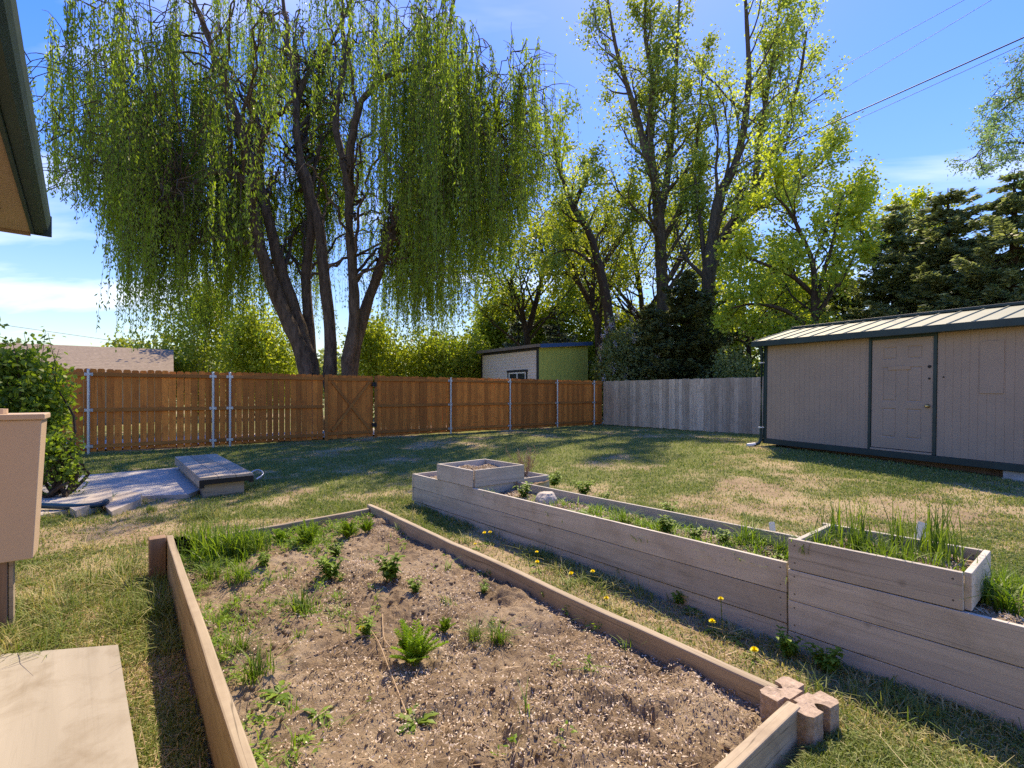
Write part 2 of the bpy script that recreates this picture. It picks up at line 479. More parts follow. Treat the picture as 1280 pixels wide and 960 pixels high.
def green_density(x, y):
    """0 bare, 1 lush"""
    s = x * U.x + y * U.y; w = x * V.x + y * V.y
    n1 = fbm(x * .9, y * .9, 21, 4); n2 = fbm(x * 3.1, y * 3.1, 33, 3)
    d = .69 + (n1 - .5) * 2.2 + (n2 - .5) * 1.2
    d += .16 * np.clip((y - 7.5) / 3, -1, 1)                    # greener towards the fence
    d -= .34 * bump(x, y, 1.6, 5.6, 2.2, 1.3) + .18 * bump(x, y, 3.4, 5.0, 1.8, 1.6)
    d -= .55 * bump(x, y, -2.9, 6.3, 1.3, .8) + .45 * bump(x, y, -4.0, 4.7, 1.4, .55)
    d += .25 * bump(x, y, 2.5, 11, 3, 2.5) - .25 * bump(x, y, -2.4, 2.9, .8, .9)
    d -= .5 * ((w > 2.2) & (w < 2.8) & (s < 3.2)) * np.clip(2.6 - s, 0, 1)
    return np.clip(d, 0, 1)


xs = np.concatenate([-np.geomspace(420, 14.4, 22), np.arange(-14, -4, .2), np.arange(-4, 4, .08), np.arange(4, 14.01, .2), np.geomspace(14.4, 420, 22)])
ys = np.concatenate([-np.geomspace(200, 2.2, 14), np.arange(-2, 8, .08), np.arange(8, 26, .2), np.geomspace(26.3, 600, 24)])
GX, GY = np.meshgrid(xs, ys); GZ = zg(GX, GY)
far = np.clip((np.hypot(GX, GY) - 30) / 30, 0, 1); GZ = GZ * (1 - far) + far * 0
a_, b_ = inbed(GX, GY, .06); GZ = np.where(a_ | b_, np.minimum(GZ, 0) - .03, GZ)
nx, ny = len(xs), len(ys)
idx = np.arange(nx * ny).reshape(ny, nx)
q = np.stack([idx[:-1, :-1], idx[:-1, 1:], idx[1:, 1:], idx[1:, :-1]], -1).reshape(-1, 4)
me = np_mesh('ground', np.stack([GX, GY, GZ], -1).reshape(-1, 3), q, None, True)
aa = me.attributes.new('green', 'FLOAT', 'POINT'); aa.data.foreach_set('value', green_density(GX, GY).astype(np.float32).ravel())
tag(obj('ground', me, M['ground']), kind='structure')

# ------------------------------------------------------------------ brown fence
FA = Vector((-9.45, 10.9, 0)); FD = Vector((13.31, 10.1, 0)).normalized()
def ft(px):
    r = (px - 640) / F
    return (r * FA.y - FA.x) / (FD.x - FD.y * r)
FM = frame(FA, FD)                                # local y points away from the yard
brown = thing('wooden_fence', 'long brown stained board fence with steel posts across the back of the yard', 'fence', FM)


def pickets(x0, x1, h, seed, gapmax, rnd=None):
    """boards of one bay, rounded tops, gaps that let light through"""
    rg = np.random.default_rng(seed); mb = MB(); x = x0
    while x < x1 - .03:
        w = min(.138 + rg.normal(0, .003), x1 - x)
        t = rg.random(); hh = h + rg.normal(0, .008); lean = rg.normal(0, .0016)
        z0 = .03 + rg.random() * .03
        y0 = .0 + rg.normal(0, .0015); y1 = y0 + .017
        c = .026
        b = rg.random() * gapmax * .45
        pts = [(x + b, z0), (x + w - b, z0), (x + w - b * .5, .98), (x + w + lean, hh - c), (x + w - c + lean, hh), (x + c + lean, hh), (x + lean, hh - c), (x + b * .5, .98)]
        v = [(p[0], y0, p[1]) for p in pts] + [(p[0], y1, p[1]) for p in pts]
        n_ = len(pts)
        mb.add(v, [(i, (i + 1) % n_, n_ + (i + 1) % n_, n_ + i)[::-1] for i in range(n_)], t)
        mb.add(v, [tuple(range(n_))], t); mb.add(v, [tuple(range(n_, 2 * n_))[::-1]], t)
        x += w + .002 + rg.random() ** 2 * gapmax
    return mb


def rails(name_parent, x0, x1, zs, mat, y0=-.042, y1=-.003, hh=.085):
    for z in zs:
        mb = MB(); mb.box(x0, x1, y0, y1, z - hh / 2, z + hh / 2, random.random())
        obj('rail', mb.mesh('rail'), mat, name_parent, PW[name_parent.name], .004)


steel = [ft(111), ft(266), ft(287), ft(562), ft(636), ft(695), ft(741)]
t_g0, t_g1 = ft(407), ft(469)
t_end = ft(752) + .02
bays = [(-5.0, -2.42), (-2.40, steel[0]), (steel[0], steel[1]), (steel[1], steel[2]), (steel[2], t_g0 - .05), (t_g1 + .05, steel[3]),
        (steel[3], steel[4]), (steel[4], steel[5]), (steel[5], steel[6]), (steel[6], t_end)]
FH = 1.9
for i, (x0, x1) in enumerate(bays):
    gm = .017 if i < 5 else (.009 if i == 5 else .004)
    obj('board_panel', pickets(x0 + .002, x1 - .002, FH, 100 + i, gm).mesh('board_panel'), M['cedar'], brown, FM)
    rails(brown, x0 + .004, x1 - .004, (FH - .12, .98, .17), M['cedar_rail'])
for x in [-2.41] + steel:
    mb = MB(); mb.tube([(x, -.085, -.05), (x, -.085, FH - .02)], .03, 12)
    mb.tube([(x, -.085, FH - .02), (x, -.085, FH + .0)], [.034, .02], 12)
    p = obj('post', mb.mesh('post'), M['galv'], brown, FM)
    p.data.polygons.foreach_set('use_smooth', np.ones(len(p.data.polygons), bool)); 
    for z in (FH - .12, .98, .17):
        mb = MB(); mb.box(x - .075, x + .075, -.0515, -.0455, z - .035, z + .035); mb.box(x - .036, x + .036, -.119, -.052, z - .025, z + .025)
        obj('bracket', mb.mesh('bracket'), M['galv'], p, FM, .003)
for x in (t_g0, t_g1):
    mb = MB(); mb.box(x - .045, x + .045, -.075, -.0455 + .001, .0, FH - .01, .3)
    obj('gate_post', mb.mesh('gate_post'), M['cedar_rail'], brown, FM, .004)
GM = frame(FM @ Vector((t_g0 + .05, 0, 0)), FD)
gate = thing('wooden_gate', 'brown board gate with crossed braces and black hinges set into the long fence', 'gate', GM)
gw = t_g1 - t_g0 - .10
obj('board_panel', pickets(.01, gw - .02, FH - .01, 77, .004).mesh('board_panel'), M['cedar'], gate, GM)
for z in (FH - .13, .19):
    mb = MB(); mb.box(.015, gw - .025, -.03, -.003, z - .045, z + .045, .4); obj('rail', mb.mesh('rail'), M['cedar_rail'], gate, GM, .004)
for k, (a, b) in enumerate((((.12, FH - .2), (gw - .14, .27)), ((.12, .27), (gw - .14, FH - .2)))):
    L = math.hypot(b[0] - a[0], b[1] - a[1]); an = math.atan2(b[1] - a[1], b[0] - a[0])
    mb = MB(); mb.box(0, L, -.026 - .003 * k, -.004 - .001 * k, -.038, .038, .5)
    m = GM @ Matrix.Translation((a[0], -.002, a[1])) @ Matrix.Rotation(-an, 4, 'Y')
    if k: m = GM @ Matrix.Translation((a[0], -.024, a[1])) @ Matrix.Rotation(-an, 4, 'Y')
    obj('brace', mb.mesh('brace'), M['cedar_rail'], gate, m, .003)
for z in (FH - .27, .40):
    mb = MB(); mb.box(gw - .07, gw + .06, -.088, -.078, z - .06, z + .06); mb.tube([(gw + .003, -.092, z - .085), (gw + .003, -.092, z + .085)], .016, 10)
    mb.box(gw - .07, gw - .04, -.079, -.031, z - .05, z + .05)
    obj('hinge', mb.mesh('hinge'), M['black_metal'], gate, GM)

# ------------------------------------------------------------------ weathered grey fence
C0 = FA + FD * (t_end + .05); C1 = Vector((at(957, 545.5, 0).x, at(957, 545.5, 0).y, 0)); GD = (C1 - C0).normalized()
C0 = C0 + GD * .05
GF = frame(C0, GD); glen = 11.0
greyf = thing('wooden_fence', 'weathered grey plank fence running from the brown fence to behind the shed', 'fence', GF)
rg = np.random.default_rng(8); x = 0.; k = 0
while x < glen:
    x1 = min(x + 2.44, glen); mb = MB(); xx = x
    while xx < x1 - .04:
        w = min(.14 + rg.normal(0, .004), x1 - xx); hh = 1.88 + rg.normal(0, .007); t = rg.random(); tw = rg.normal(0, .003)
        y0 = rg.normal(0, .004); z0 = .02 + rg.random() * .03; c = .02
        pts = [(xx, z0), (xx + w, z0), (xx + w + tw, hh - c), (xx + w - c + tw, hh), (xx + c + tw, hh), (xx + tw, hh - c)]
        v = [(p[0], y0, p[1]) for p in pts] + [(p[0], y0 + .018, p[1]) for p in pts]; n_ = 6
        mb.add(v, [(i, (i + 1) % n_, n_ + (i + 1) % n_, n_ + i)[::-1] for i in range(n_)], t)
        mb.add(v, [tuple(range(n_))], t); mb.add(v, [tuple(range(n_, 2 * n_))[::-1]], t)
        xx += w + .003 + rg.random() * .004
    obj('board_panel', mb.mesh('board_panel'), M['grey_wood'], greyf, GF)
    for z in (1.65, .95, .25):
        mb = MB(); mb.box(x + .003, x1 - .003, .032, .07, z - .045, z + .045, rg.random()); obj('rail', mb.mesh('rail'), M['grey_rail'], greyf, GF)
    mb = MB(); mb.box(x - .045, x + .045, .072, .16, 0, 1.8, rg.random()); obj('post', mb.mesh('post'), M['grey_rail'], greyf, GF)
    x = x1
# pale stone slab leaning in the corner
p = at(745, 530.5, 0); mb = MB()
mb.prism([(-.24, 0), (.26, 0), (.25, .52), (.18, .60), (-.12, .62), (-.2, .56)], 0, .07)
m = frame(p + Vector((0, -.12, .0)), Vector((.9, .25, 0))) @ Matrix.Rotation(math.radians(80), 4, 'X')
tag(obj('stone_slab', mb.mesh('stone_slab'), M['slabgrey'], None, m, .012), 'pale grey stone slab leaning in the corner where the two fences meet', 'slab')

# ------------------------------------------------------------------ storage shed
S0 = Vector((.516 * 10.6, 10.6, 0)); SX = Vector((.46, -.888, 0)).normalized()
SM = frame(S0, Vector((.46, -.888, -.013)))                                  # x along the front, y to the back, z up
shed = thing('storage_shed', 'taupe storage shed with dark green trim and a pale metal roof', 'shed', SM)
LS, DS, z_t, z_w, z_e = 4.9, 2.45, .385, 2.37, 2.45


def panelled(x0, x1, z0, z1, y=0., mesh_name='wall'):
    """grooved siding: vertical grooves every ~10 cm"""
    mb = MB(); x = x0
    while x < x1 - 1e-4:
        e = min(x + .1015, x1)
        mb.box(x, e - .004, y, y + .016, z0, z1, .3); mb.box(e - .004, e, y + .003, y + .016, z0, z1, .3); x = e
    return mb
D0, D1 = 2.08, 2.985
mb = panelled(.06, D0 - .045, z_t, z_w); obj('wall', mb.mesh('wall'), M['taupe'], shed, SM)
mb = panelled(D1 + .05, LS - .06, z_t, z_w); obj('wall', mb.mesh('wall'), M['taupe'], shed, SM)
mb = MB(); mb.box(.0, LS, DS - .02, DS, z_t, z_w); obj('wall', mb.mesh('wall'), M['taupe'], shed, SM)
for xx in (0.0, LS - .02):                           # gable ends
    mb = MB(); pts = [(.02, z_t), (DS - .02, z_t), (DS - .02, z_w), (DS / 2, z_w + .33), (.02, z_w)]
    v = [(xx, a, b) for a, b in pts] + [(xx + .02, a, b) for a, b in pts]
    mb.add(v, [(i, (i + 1) % 5, 5 + (i + 1) % 5, 5 + i) for i in range(5)]); mb.add(v, [(4, 3, 2, 1, 0)]); mb.add(v, [(5, 6, 7, 8, 9)])
    obj('wall', mb.mesh('wall'), M['taupe'], shed, SM)
mb = MB(); mb.box(-.02, LS + .02, -.03, DS + .03, .275, z_t - .004); obj('base_skirt', mb.mesh('base_skirt'), M['green_trim'], shed, SM, .004)
for y0 in (.25, DS - .4):
    mb = MB(); mb.box(.35, LS - .1, y0, y0 + .1, .13, .272); obj('skid', mb.mesh('skid'), M['stake'], shed, SM)
mb = MB(); mb.box(-.015, .058, -.022, .06, z_t, z_w - .0); obj('corner_trim', mb.mesh('corner_trim'), M['green_trim'], shed, SM, .003)
mb = MB(); mb.box(LS - .058, LS + .015, -.022, .06, z_t, z_w - .0); obj('corner_trim', mb.mesh('corner_trim'), M['green_trim'], shed, SM, .003)
# downspout on the left corner
mb = MB(); mb.tube([(.0, -.19, 2.40), (-.03, -.08, 2.26), (-.03, -.062, 2.2), (-.03, -.062, .36), (-.05, -.10, .275), (-.10, -.20, .235)], .036, 10)
ds = obj('downspout', mb.mesh('downspout', True), M['green_trim'], shed, SM)
for z in (2.02, .62):
    mb = MB(); mb.box(-.071, .012, -.102, -.023, z - .012, z + .012); obj('strap', mb.mesh('strap'), M['white_trim'], ds, SM)
mb = MB(); mb.tube([(-.085, -.17, .25), (-.17, -.32, .225)], [.037, .044], 10); obj('spout_end', mb.mesh('spout_end', True), M['white_trim'], ds, SM)
# roof
ov, rise = .20, .37
def roofmesh(side):
    mb = MB(); rz = z_e + rise
    ye = -ov if side == 0 else DS + ov
    yr = DS / 2
    x0, x1 = -.16, LS + .16
    def P(x, t, dz): return (x, ye + (yr - ye) * t, z_e + (rz - z_e) * t + dz)
    v = [P(x0, 0, 0), P(x1, 0, 0), P(x1, 1, 0), P(x0, 1, 0), P(x0, 0, .02), P(x1, 0, .02), P(x1, 1, .02), P(x0, 1, .02)]
    mb.add(v, [(3, 2, 1, 0), (4, 5, 6, 7), (0, 1, 5, 4), (1, 2, 6, 5), (2, 3, 7, 6), (3, 0, 4, 7)])
    x = x0 + .012
    while x < x1:
        v = [P(x, .0, .0205), P(x + .022, .0, .0205), P(x + .022, 1, .0205), P(x, 1, .0205), P(x + .005, .0, .04), P(x + .017, .0, .04), P(x + .017, 1, .04), P(x + .005, 1, .04)]
        mb.add(v, [(4, 5, 6, 7), (0, 1, 5, 4), (1, 2, 6, 5), (2, 3, 7, 6), (3, 0, 4, 7)]); x += .305
    return mb
for s in (0, 1):
    obj('roof', roofmesh(s).mesh('roof'), M['metal_roof'], shed, SM)
mb = MB(); mb.box(-.17, LS + .17, -ov - .028, -ov - .002, z_e - .085, z_e + .03); obj('fascia', mb.mesh('fascia'), M['green_trim'], shed, SM, .004)
mb = MB(); mb.box(-.165, LS + .165, -ov, .0, z_e - .082, z_e - .07); obj('soffit', mb.mesh('soffit'), M['green_trim'], shed, SM)
mb = MB(); mb.box(-.165, LS + .165, DS / 2 - .09, DS / 2 + .09, z_e + rise + .012, z_e + rise + .062); obj('ridge_cap', mb.mesh('ridge_cap'), M['green_trim'], shed, SM, .01)
for xx in (-.168, LS + .142):
    mb = MB(); yr = DS / 2
    pts = [(-ov, z_e - .08), (-ov, z_e + .03), (yr, z_e + rise + .035), (DS + ov, z_e + .03), (DS + ov, z_e - .08), (yr, z_e + rise - .08)]
    v = [(xx, a, b) for a, b in pts] + [(xx + .026, a, b) for a, b in pts]
    mb.add(v, [(0, 1, 2, 5), (5, 2, 3, 4), (11, 8, 7, 6), (10, 9, 8, 11), (0, 6, 7, 1), (1, 7, 8, 2), (2, 8, 9, 3), (3, 9, 10, 4), (4, 10, 11, 5), (5, 11, 6, 0)])
    obj('barge_board', mb.mesh('barge_board'), M['green_trim'], shed, SM)
# door
dz0, dz1 = .43, 2.325
for (a, b) in ((D0 - .042, D0), (D1, D1 + .046)):
    mb = MB(); mb.box(a, b, -.022, .03, z_t, z_w); obj('door_trim', mb.mesh('door_trim'), M['green_trim'], shed, SM, .003)
mb = MB(); mb.box(D0 + .001, D1 - .001, -.020, .03, dz1 + .004, z_w); obj('door_trim', mb.mesh('door_trim'), M['green_trim'], shed, SM, .003)
mb = MB(); mb.box(D0 + .002, D1 - .002, -.03, .03, z_t, dz0 - .012); obj('threshold', mb.mesh('threshold'), M['taupe_door'], shed, SM, .003)


def doormesh():
    mb = MB(); w = D1 - D0 - .012; x0 = D0 + .006; h = dz1 - dz0
    cols = [(.17, .42), (.58, .83)]; rows = [(.07, .30), (.36, .68), (.765, .92)]
    rows = [(.10, .37), (.43, .745), (.815, .93)]
    xs_ = sorted({0, 1, *[c for p_ in cols for c in p_]}); zs_ = sorted({0, 1, *[c for p_ in rows for c in p_]})
    for i in range(len(xs_) - 1):
        for j in range(len(zs_) - 1):
            panel = (xs_[i], xs_[i + 1]) in cols and (zs_[j], zs_[j + 1]) in rows
            X0, X1 = x0 + w * xs_[i], x0 + w * xs_[i + 1]; Z0, Z1 = dz0 + h * zs_[j], dz0 + h * zs_[j + 1]
            if panel:
                e = .016; v = [(X0, 0, Z0), (X1, 0, Z0), (X1, 0, Z1), (X0, 0, Z1), (X0 + e, .011, Z0 + e), (X1 - e, .011, Z0 + e), (X1 - e, .011, Z1 - e), (X0 + e, .011, Z1 - e),
                     (X0 + 2.4 * e, .003, Z0 + 2.4 * e), (X1 - 2.4 * e, .003, Z0 + 2.4 * e), (X1 - 2.4 * e, .003, Z1 - 2.4 * e), (X0 + 2.4 * e, .003, Z1 - 2.4 * e)]
                mb.add(v, [(0, 1, 5, 4), (1, 2, 6, 5), (2, 3, 7, 6), (3, 0, 4, 7), (4, 5, 9, 8), (5, 6, 10, 9), (6, 7, 11, 10), (7, 4, 8, 11), (8, 9, 10, 11)])
            else:
                mb.add([(X0, 0, Z0), (X1, 0, Z0), (X1, 0, Z1), (X0, 0, Z1)], [(0, 1, 2, 3)])
    mb.box(x0, x0 + w, .014, .04, dz0, dz1)
    return mb
door = obj('door', doormesh().mesh('door'), M['taupe_door'], shed, SM)
mb = MB(); zc = dz0 + .735 * (dz1 - dz0)
mb.box(D0 + .26, D0 + .59, -.012, .0, zc - .035, zc + .035); obj('mail_slot', mb.mesh('mail_slot'), M['tan_wall'], door, SM, .006)
kx, kz = D1 - .07, 1.185
mb = MB(); mb.tube([(kx, .0, kz), (kx, -.006, kz), (kx, -.012, kz), (kx, -.03, kz), (kx, -.045, kz), (kx, -.062, kz), (kx, -.07, kz)], [.034, .034, .014, .013, .027, .026, .012], 16)
obj('knob', mb.mesh('knob', True), M['brass'], door, SM)
for z, r in ((1.83, .026), (1.635, .017)):
    mb = MB(); mb.tube([(kx + .015, .0, z), (kx + .015, -.006, z)], r, 16); obj('lock_hole', mb.mesh('lock_hole'), M['black_metal'], door, SM)
mb = MB(); mb.tube([(D1 + .13, .0, 1.655), (D1 + .13, -.004, 1.655)], .014, 12); obj('wall_hole', mb.mesh('wall_hole'), M['black_metal'], shed, SM)
mb = MB(); mb.box(3.56, 3.83, -.012, -.001, 1.40, 2.19); obj('patch_panel', mb.mesh('patch_panel'), M['taupe'], shed, SM, .003)
# concrete block under the right end
bl = SM @ Vector((4.03, .12, 0)); mb = MB()
mb.box(-.2, .2, -.1, .1, 0, .19); bz = float(zg(bl.x, bl.y)) - .01
tag(obj('concrete_block', mb.mesh('concrete_block'), M['cinder'], None, frame((bl.x, bl.y, .272 - .19 - .055), SX), .008), 'grey concrete block propping up the right end of the shed', 'block')

# ------------------------------------------------------------------ house corner, upper left
HC = Vector((-3.62, 3.82, 2.6)); HD = Vector((.664, -.748, 0)).normalized(); HL = Vector((-.748, -.664, 0)).normalized()
HM = Matrix((HD, -HL, Vector((0, 0, 1)))).transposed().to_4x4(); HM.translation = Vector((HC.x, HC.y, 0))   # x along eave to camera, -y into house
house = thing('house', 'tan house corner with boxed soffit and dark green gutter over the yard', 'house', HM)
mb = MB(); mb.box(.02, 9, -.60, -.105, 2.585, 2.60); obj('soffit', mb.mesh('soffit'), M['tan_soffit'], house, HM)
mb = MB(); mb.box(.02, 9, -.103, -.085, 2.57, 2.76); obj('fascia', mb.mesh('fascia'), M['green_trim'], house, HM)
mb = MB(); mb.box(.0, .018, -4, -.105, 2.56, 2.78); obj('end_board', mb.mesh('end_board'), M['tan_soffit'], house, HM)
mb = MB(); mb.box(.55, 9, -.36, -.22, 2.578, 2.5845); obj('soffit_strip', mb.mesh('soffit_strip'), M['stake'], house, HM)  # dark brown strip along the underside of the soffit
mb = MB(); sec = [(-.083, 2.60), (-.035, 2.60), (-.012, 2.63), (.0, 2.67), (.006, 2.74), (-.006, 2.74), (-.014, 2.675), (-.04, 2.613), (-.075, 2.613), (-.075, 2.745), (-.083, 2.745)]
v = [(-.03, a, b) for a, b in sec] + [(9, a, b) for a, b in sec]; k = len(sec)
mb.add(v, [(i, (i + 1) % k, k + (i + 1) % k, k + i) for i in range(k)]); mb.add(v, [tuple(range(k))[::-1]])
gut = obj('gutter', mb.mesh('gutter'), M['green_trim'], house, HM)
mb = MB(); mb.box(-.05, -.031, -.095, .012, 2.585, 2.75); obj('gutter_cap', mb.mesh('gutter_cap'), M['green_trim'], gut, HM, .004)
mb = MB(); mb.box(.5, 9, -5.0, -.60, 0, 2.66); obj('wall', mb.mesh('wall'), M['tan_wall'], house, HM)
mb = MB(); v = [(-.02, -.09, 2.765), (9, -.09, 2.765), (9, -5, 4.2), (-.02, -5, 4.2)]; v += [(a, b, c + .05) for a, b, c in v]
mb.add(v, [(3, 2, 1, 0), (4, 5, 6, 7), (0, 1, 5, 4), (1, 2, 6, 5), (2, 3, 7, 6), (3, 0, 4, 7)]); obj('roof', mb.mesh('roof'), M['shingle'], house, HM)

# ------------------------------------------------------------------ neighbours
NC = Vector((1.26, 24, 0)); NM = Matrix((-U, V, Vector((0, 0, 1)))).transposed().to_4x4(); NM.translation = NC   # x = -U (towards camera), y = V
nsh = thing('garden_shed', 'lime green and white shed with a window showing above the brown fence', 'shed', frame(NC, V))
NF = frame(NC, V)                                   # x along lime wall, y = along U (white wall goes away)
h0, h1, wl, wd_ = 3.62, 3.97, 3.63, 4.77
mb = MB(); x = .07
while x < wl - .01:
    e = min(x + .3, wl)
    v = [(x, 0, 0), (e - .012, 0, 0), (e - .012, 0, h0 + (h1 - h0) * e / wl), (x, 0, h0 + (h1 - h0) * x / wl)]
    v += [(a, .03, c) for a, b, c in v]
    mb.add(v, [(0, 1, 2, 3), (1, 5, 6, 2), (3, 2, 6, 7), (0, 3, 7, 4)], .3); x = e
mb.box(.07, wl, .02, .05, 0, h0 - .02, .3)
obj('wall', mb.mesh('wall'), M['lime'], nsh, NF)
mb = MB(); z = 0.
while z < h0 - .02:
    v = [(-.0, .07, z), (-.0, wd_, z), (.012, wd_, min(z + .15, h0)), (.012, .07, min(z + .15, h0))]
    v = [(-.014, .07, z), (-.014, wd_, z), (.0, wd_, min(z + .15, h0)), (.0, .07, min(z + .15, h0)), (.03, .07, z), (.03, wd_, z), (.03, wd_, min(z + .15, h0)), (.03, .07, min(z + .15, h0))]
    mb.add(v, [(0, 3, 2, 1), (0, 1, 5, 4), (3, 7, 6, 2)], .3); z += .15
obj('wall', mb.mesh('wall'), M['white_side'], nsh, NF)
mb = MB(); mb.box(wl - .03, wl, .052, wd_, 0, h0); mb.box(.04, wl, wd_ - .03, wd_, 0, h0); obj('wall', mb.mesh('wall'), M['lime'], nsh, NF)
mb = MB(); mb.box(-.025, .068, -.02, .068, 0, h0); obj('corner_trim', mb.mesh('corner_trim'), M['dark_trim'], nsh, NF)
mb = MB(); mb.box(-.025, .05, wd_ - .1, wd_ + .02, 0, h0); obj('corner_trim', mb.mesh('corner_trim'), M['dark_trim'], nsh, NF)
mb = MB(); mb.box(-.03, -.016, .07, wd_ - .1, h0 - .13, h0); obj('frieze', mb.mesh('frieze'), M['dark_trim'], nsh, NF)
def rz_(x): return h0 + (h1 - h0) * x / wl
mb = MB(); v = [(-.22, -.2, rz_(-.22) + .02), (wl + .15, -.2, rz_(wl + .15) + .02), (wl + .15, wd_ + .2, rz_(wl + .15) + .02), (-.22, wd_ + .2, rz_(-.22) + .02)]
v += [(a, b, c + .15) for a, b, c in v]
mb.add(v, [(3, 2, 1, 0), (4, 5, 6, 7), (0, 1, 5, 4), (1, 2, 6, 5), (2, 3, 7, 6), (3, 0, 4, 7)]); obj('roof', mb.mesh('roof'), M['grey_rail'], nsh, NF)
mb = MB(); v = [(.0, -.225, rz_(0) - .02), (wl + .15, -.225, rz_(wl) - .02), (wl + .15, -.225, rz_(wl) + .16), (0, -.225, rz_(0) + .16)]; v += [(a, b + .022, c) for a, b, c in v]
mb.add(v, [(0, 1, 2, 3), (7, 6, 5, 4), (0, 4, 5, 1), (3, 2, 6, 7), (0, 3, 7, 4), (1, 5, 6, 2)]); obj('fascia', mb.mesh('fascia'), M['blue_trim'], nsh, NF)
# window in the white wall (x = 0 plane, along y)
wy0, wy1, wz0, wz1 = .86, 2.25, 1.35, 2.45
def bar(mb, y0, y1, z0, z1, x0, x1): mb.box(x0, x1, y0, y1, z0, z1)
mb = MB(); bar(mb, wy0 - .1, wy0, wz0, wz1, -.045, -.017); bar(mb, wy1, wy1 + .1, wz0, wz1, -.045, -.017); bar(mb, wy0 - .14, wy1 + .14, wz1, wz1 + .12, -.05, -.017)
wn = obj('window', mb.mesh('window'), M['dark_trim'], nsh, NF)
mb = MB(); bar(mb, wy0, wy0 + .07, wz0, wz1, -.042, -.017); bar(mb, wy1 - .07, wy1, wz0, wz1, -.042, -.017); bar(mb, wy0 + .07, wy1 - .07, wz1 - .07, wz1, -.042, -.017); ym = (wy0 + wy1) / 2; bar(mb, ym - .035, ym + .035, wz0, wz1 - .07, -.042, -.017)
obj('sash', mb.mesh('sash'), M['white_trim'], wn, NF)
mb = MB(); bar(mb, wy0 + .07, ym - .035, wz0, wz1 - .07, -.026, -.017); bar(mb, ym + .035, wy1 - .07, wz0, wz1 - .07, -.026, -.017); obj('pane', mb.mesh('pane'), M['glass'], wn, NF)

# neighbour's house roof, left
hm = Matrix.Translation((-15.95, 23, 0)) @ Matrix.Rotation(math.radians(34.8), 4, 'Z') @ Matrix.Translation((-3.9, .5, 0))
NH = thing('house', 'neighbour house with tan shingle roof seen over the brown fence at left', 'house', hm)
mb = MB(); mb.box(-9.5, 3.4, 0, 7, 0, 2.42); obj('wall', mb.mesh('wall'), M['tan_wall'], NH, hm)
mb = MB()
nrow = 18
for i in range(nrow):                                  # courses of shingles on the front slope
    t0, t1 = i / nrow, (i + 1) / nrow + .01
    y0, y1 = -.5 + 4 * t0, -.5 + 4 * t1; z0, z1 = 2.3 + 1.4 * t0, 2.3 + 1.4 * t1
    v = [(-10, y0, z0 + .006), (3.9, y0, z0 + .006), (3.9, y1, z1), (-10, y1, z1), (-10, y0, z0 - .03), (3.9, y0, z0 - .03)]
    mb.add(v, [(0, 1, 2, 3), (4, 5, 1, 0)], (i * .37) % 1)
v = [(-10, 3.5, 3.69), (3.9, 3.5, 3.69), (3.9, 7.5, 2.3), (-10, 7.5, 2.3)]; mb.add(v, [(0, 1, 2, 3)])
rf = obj('roof', mb.mesh('roof'), M['shingle'], NH, hm)
mb = MB(); v = [(3.4, 0, 2.45), (3.4, 7, 2.45), (3.4, 3.5, 3.64)]; mb.add(v, [(0, 1, 2)]); obj('gable', mb.mesh('gable'), M['tan_wall'], NH, hm)
mb = MB(); mb.box(-10, 3.9, -.53, -.505, 2.1, 2.27); obj('fascia', mb.mesh('fascia'), M['white_trim'], NH, hm)

# pale gravel strip added behind the brown fence so its gaps show bright
mb = MB()
a = FM @ Vector((-30, .5, .05)); b = FM @ Vector((18, .5, .05)); c = FM @ Vector((18, 3.4, .05)); d = FM @ Vector((-30, 3.4, .05))
mb.add([a, b, c, d], [(0, 1, 2, 3)]); tag(obj('pale_backing_strip', mb.mesh('pale_backing_strip'), M['pale_backing']), kind='structure')
# ------------------------------------------------------------------ planks of the beds
def plank(name, p0, p1, h, th, mat, parent=None, dz0=0., seed=0, bevel=.006, side=1, wob=.0, tone=None):
    """a board standing on edge from p0 to p1 (points of its lower outer edge); thickness goes to 'side'"""
    p0 = Vector(p0); p1 = Vector(p1); d = p1 - p0; L = d.length
    m = Matrix.Identity(4); x = d.normalized(); y = Vector((-x.y, x.x, 0)).normalized(); z = x.cross(y)
    m = Matrix((x, y, z)).transposed().to_4x4(); m.translation = p0
    ns = max(1, int(L / .12)); mb = MB(); rg = np.random.default_rng(seed)
    xs_ = np.linspace(0, L, ns + 1); oy = (fbm(xs_ * 1.2 + seed, xs_ * 0 + seed, 5, 3) - .5) * wob; oz = (fbm(xs_ * 1.5 + seed * 3, xs_ * 0 + 2, 9, 3) - .5) * wob
    y0, y1 = (0, th) if side > 0 else (-th, 0)
    v = []
    for i, xx in enumerate(xs_):
        for (yy, zz) in ((y0, 0), (y1, 0), (y1, h), (y0, h)):
            v.append((xx, yy + oy[i], zz + oz[i]))
    f = []
    for i in range(ns):
        for j in range(4):
            a = i * 4 + j; b = i * 4 + (j + 1) % 4
            f.append((a, b, b + 4, a + 4)[::-1])
    t = rg.random() if tone is None else tone
    mb.add(v, f, t); mb.add(v, [(0, 1, 2, 3)], t); e = ns * 4; mb.add(v, [(e + 3, e + 2, e + 1, e)], t)
    me = mb.mesh(name); me.validate()
    bm = bmesh.new(); bm.from_mesh(me); bmesh.ops.remove_doubles(bm, verts=bm.verts, dist=1e-5); bmesh.ops.recalc_face_normals(bm, faces=bm.faces); bm.to_mesh(me); bm.free()
    o = obj(name, me, mat, parent, m, 0); o['board_length'] = float(L)
    b = o.modifiers.new('bevel', 'BEVEL'); b.width = bevel; b.segments = 2; b.limit_method = 'ANGLE'; b.angle_limit = math.radians(50)
    return o


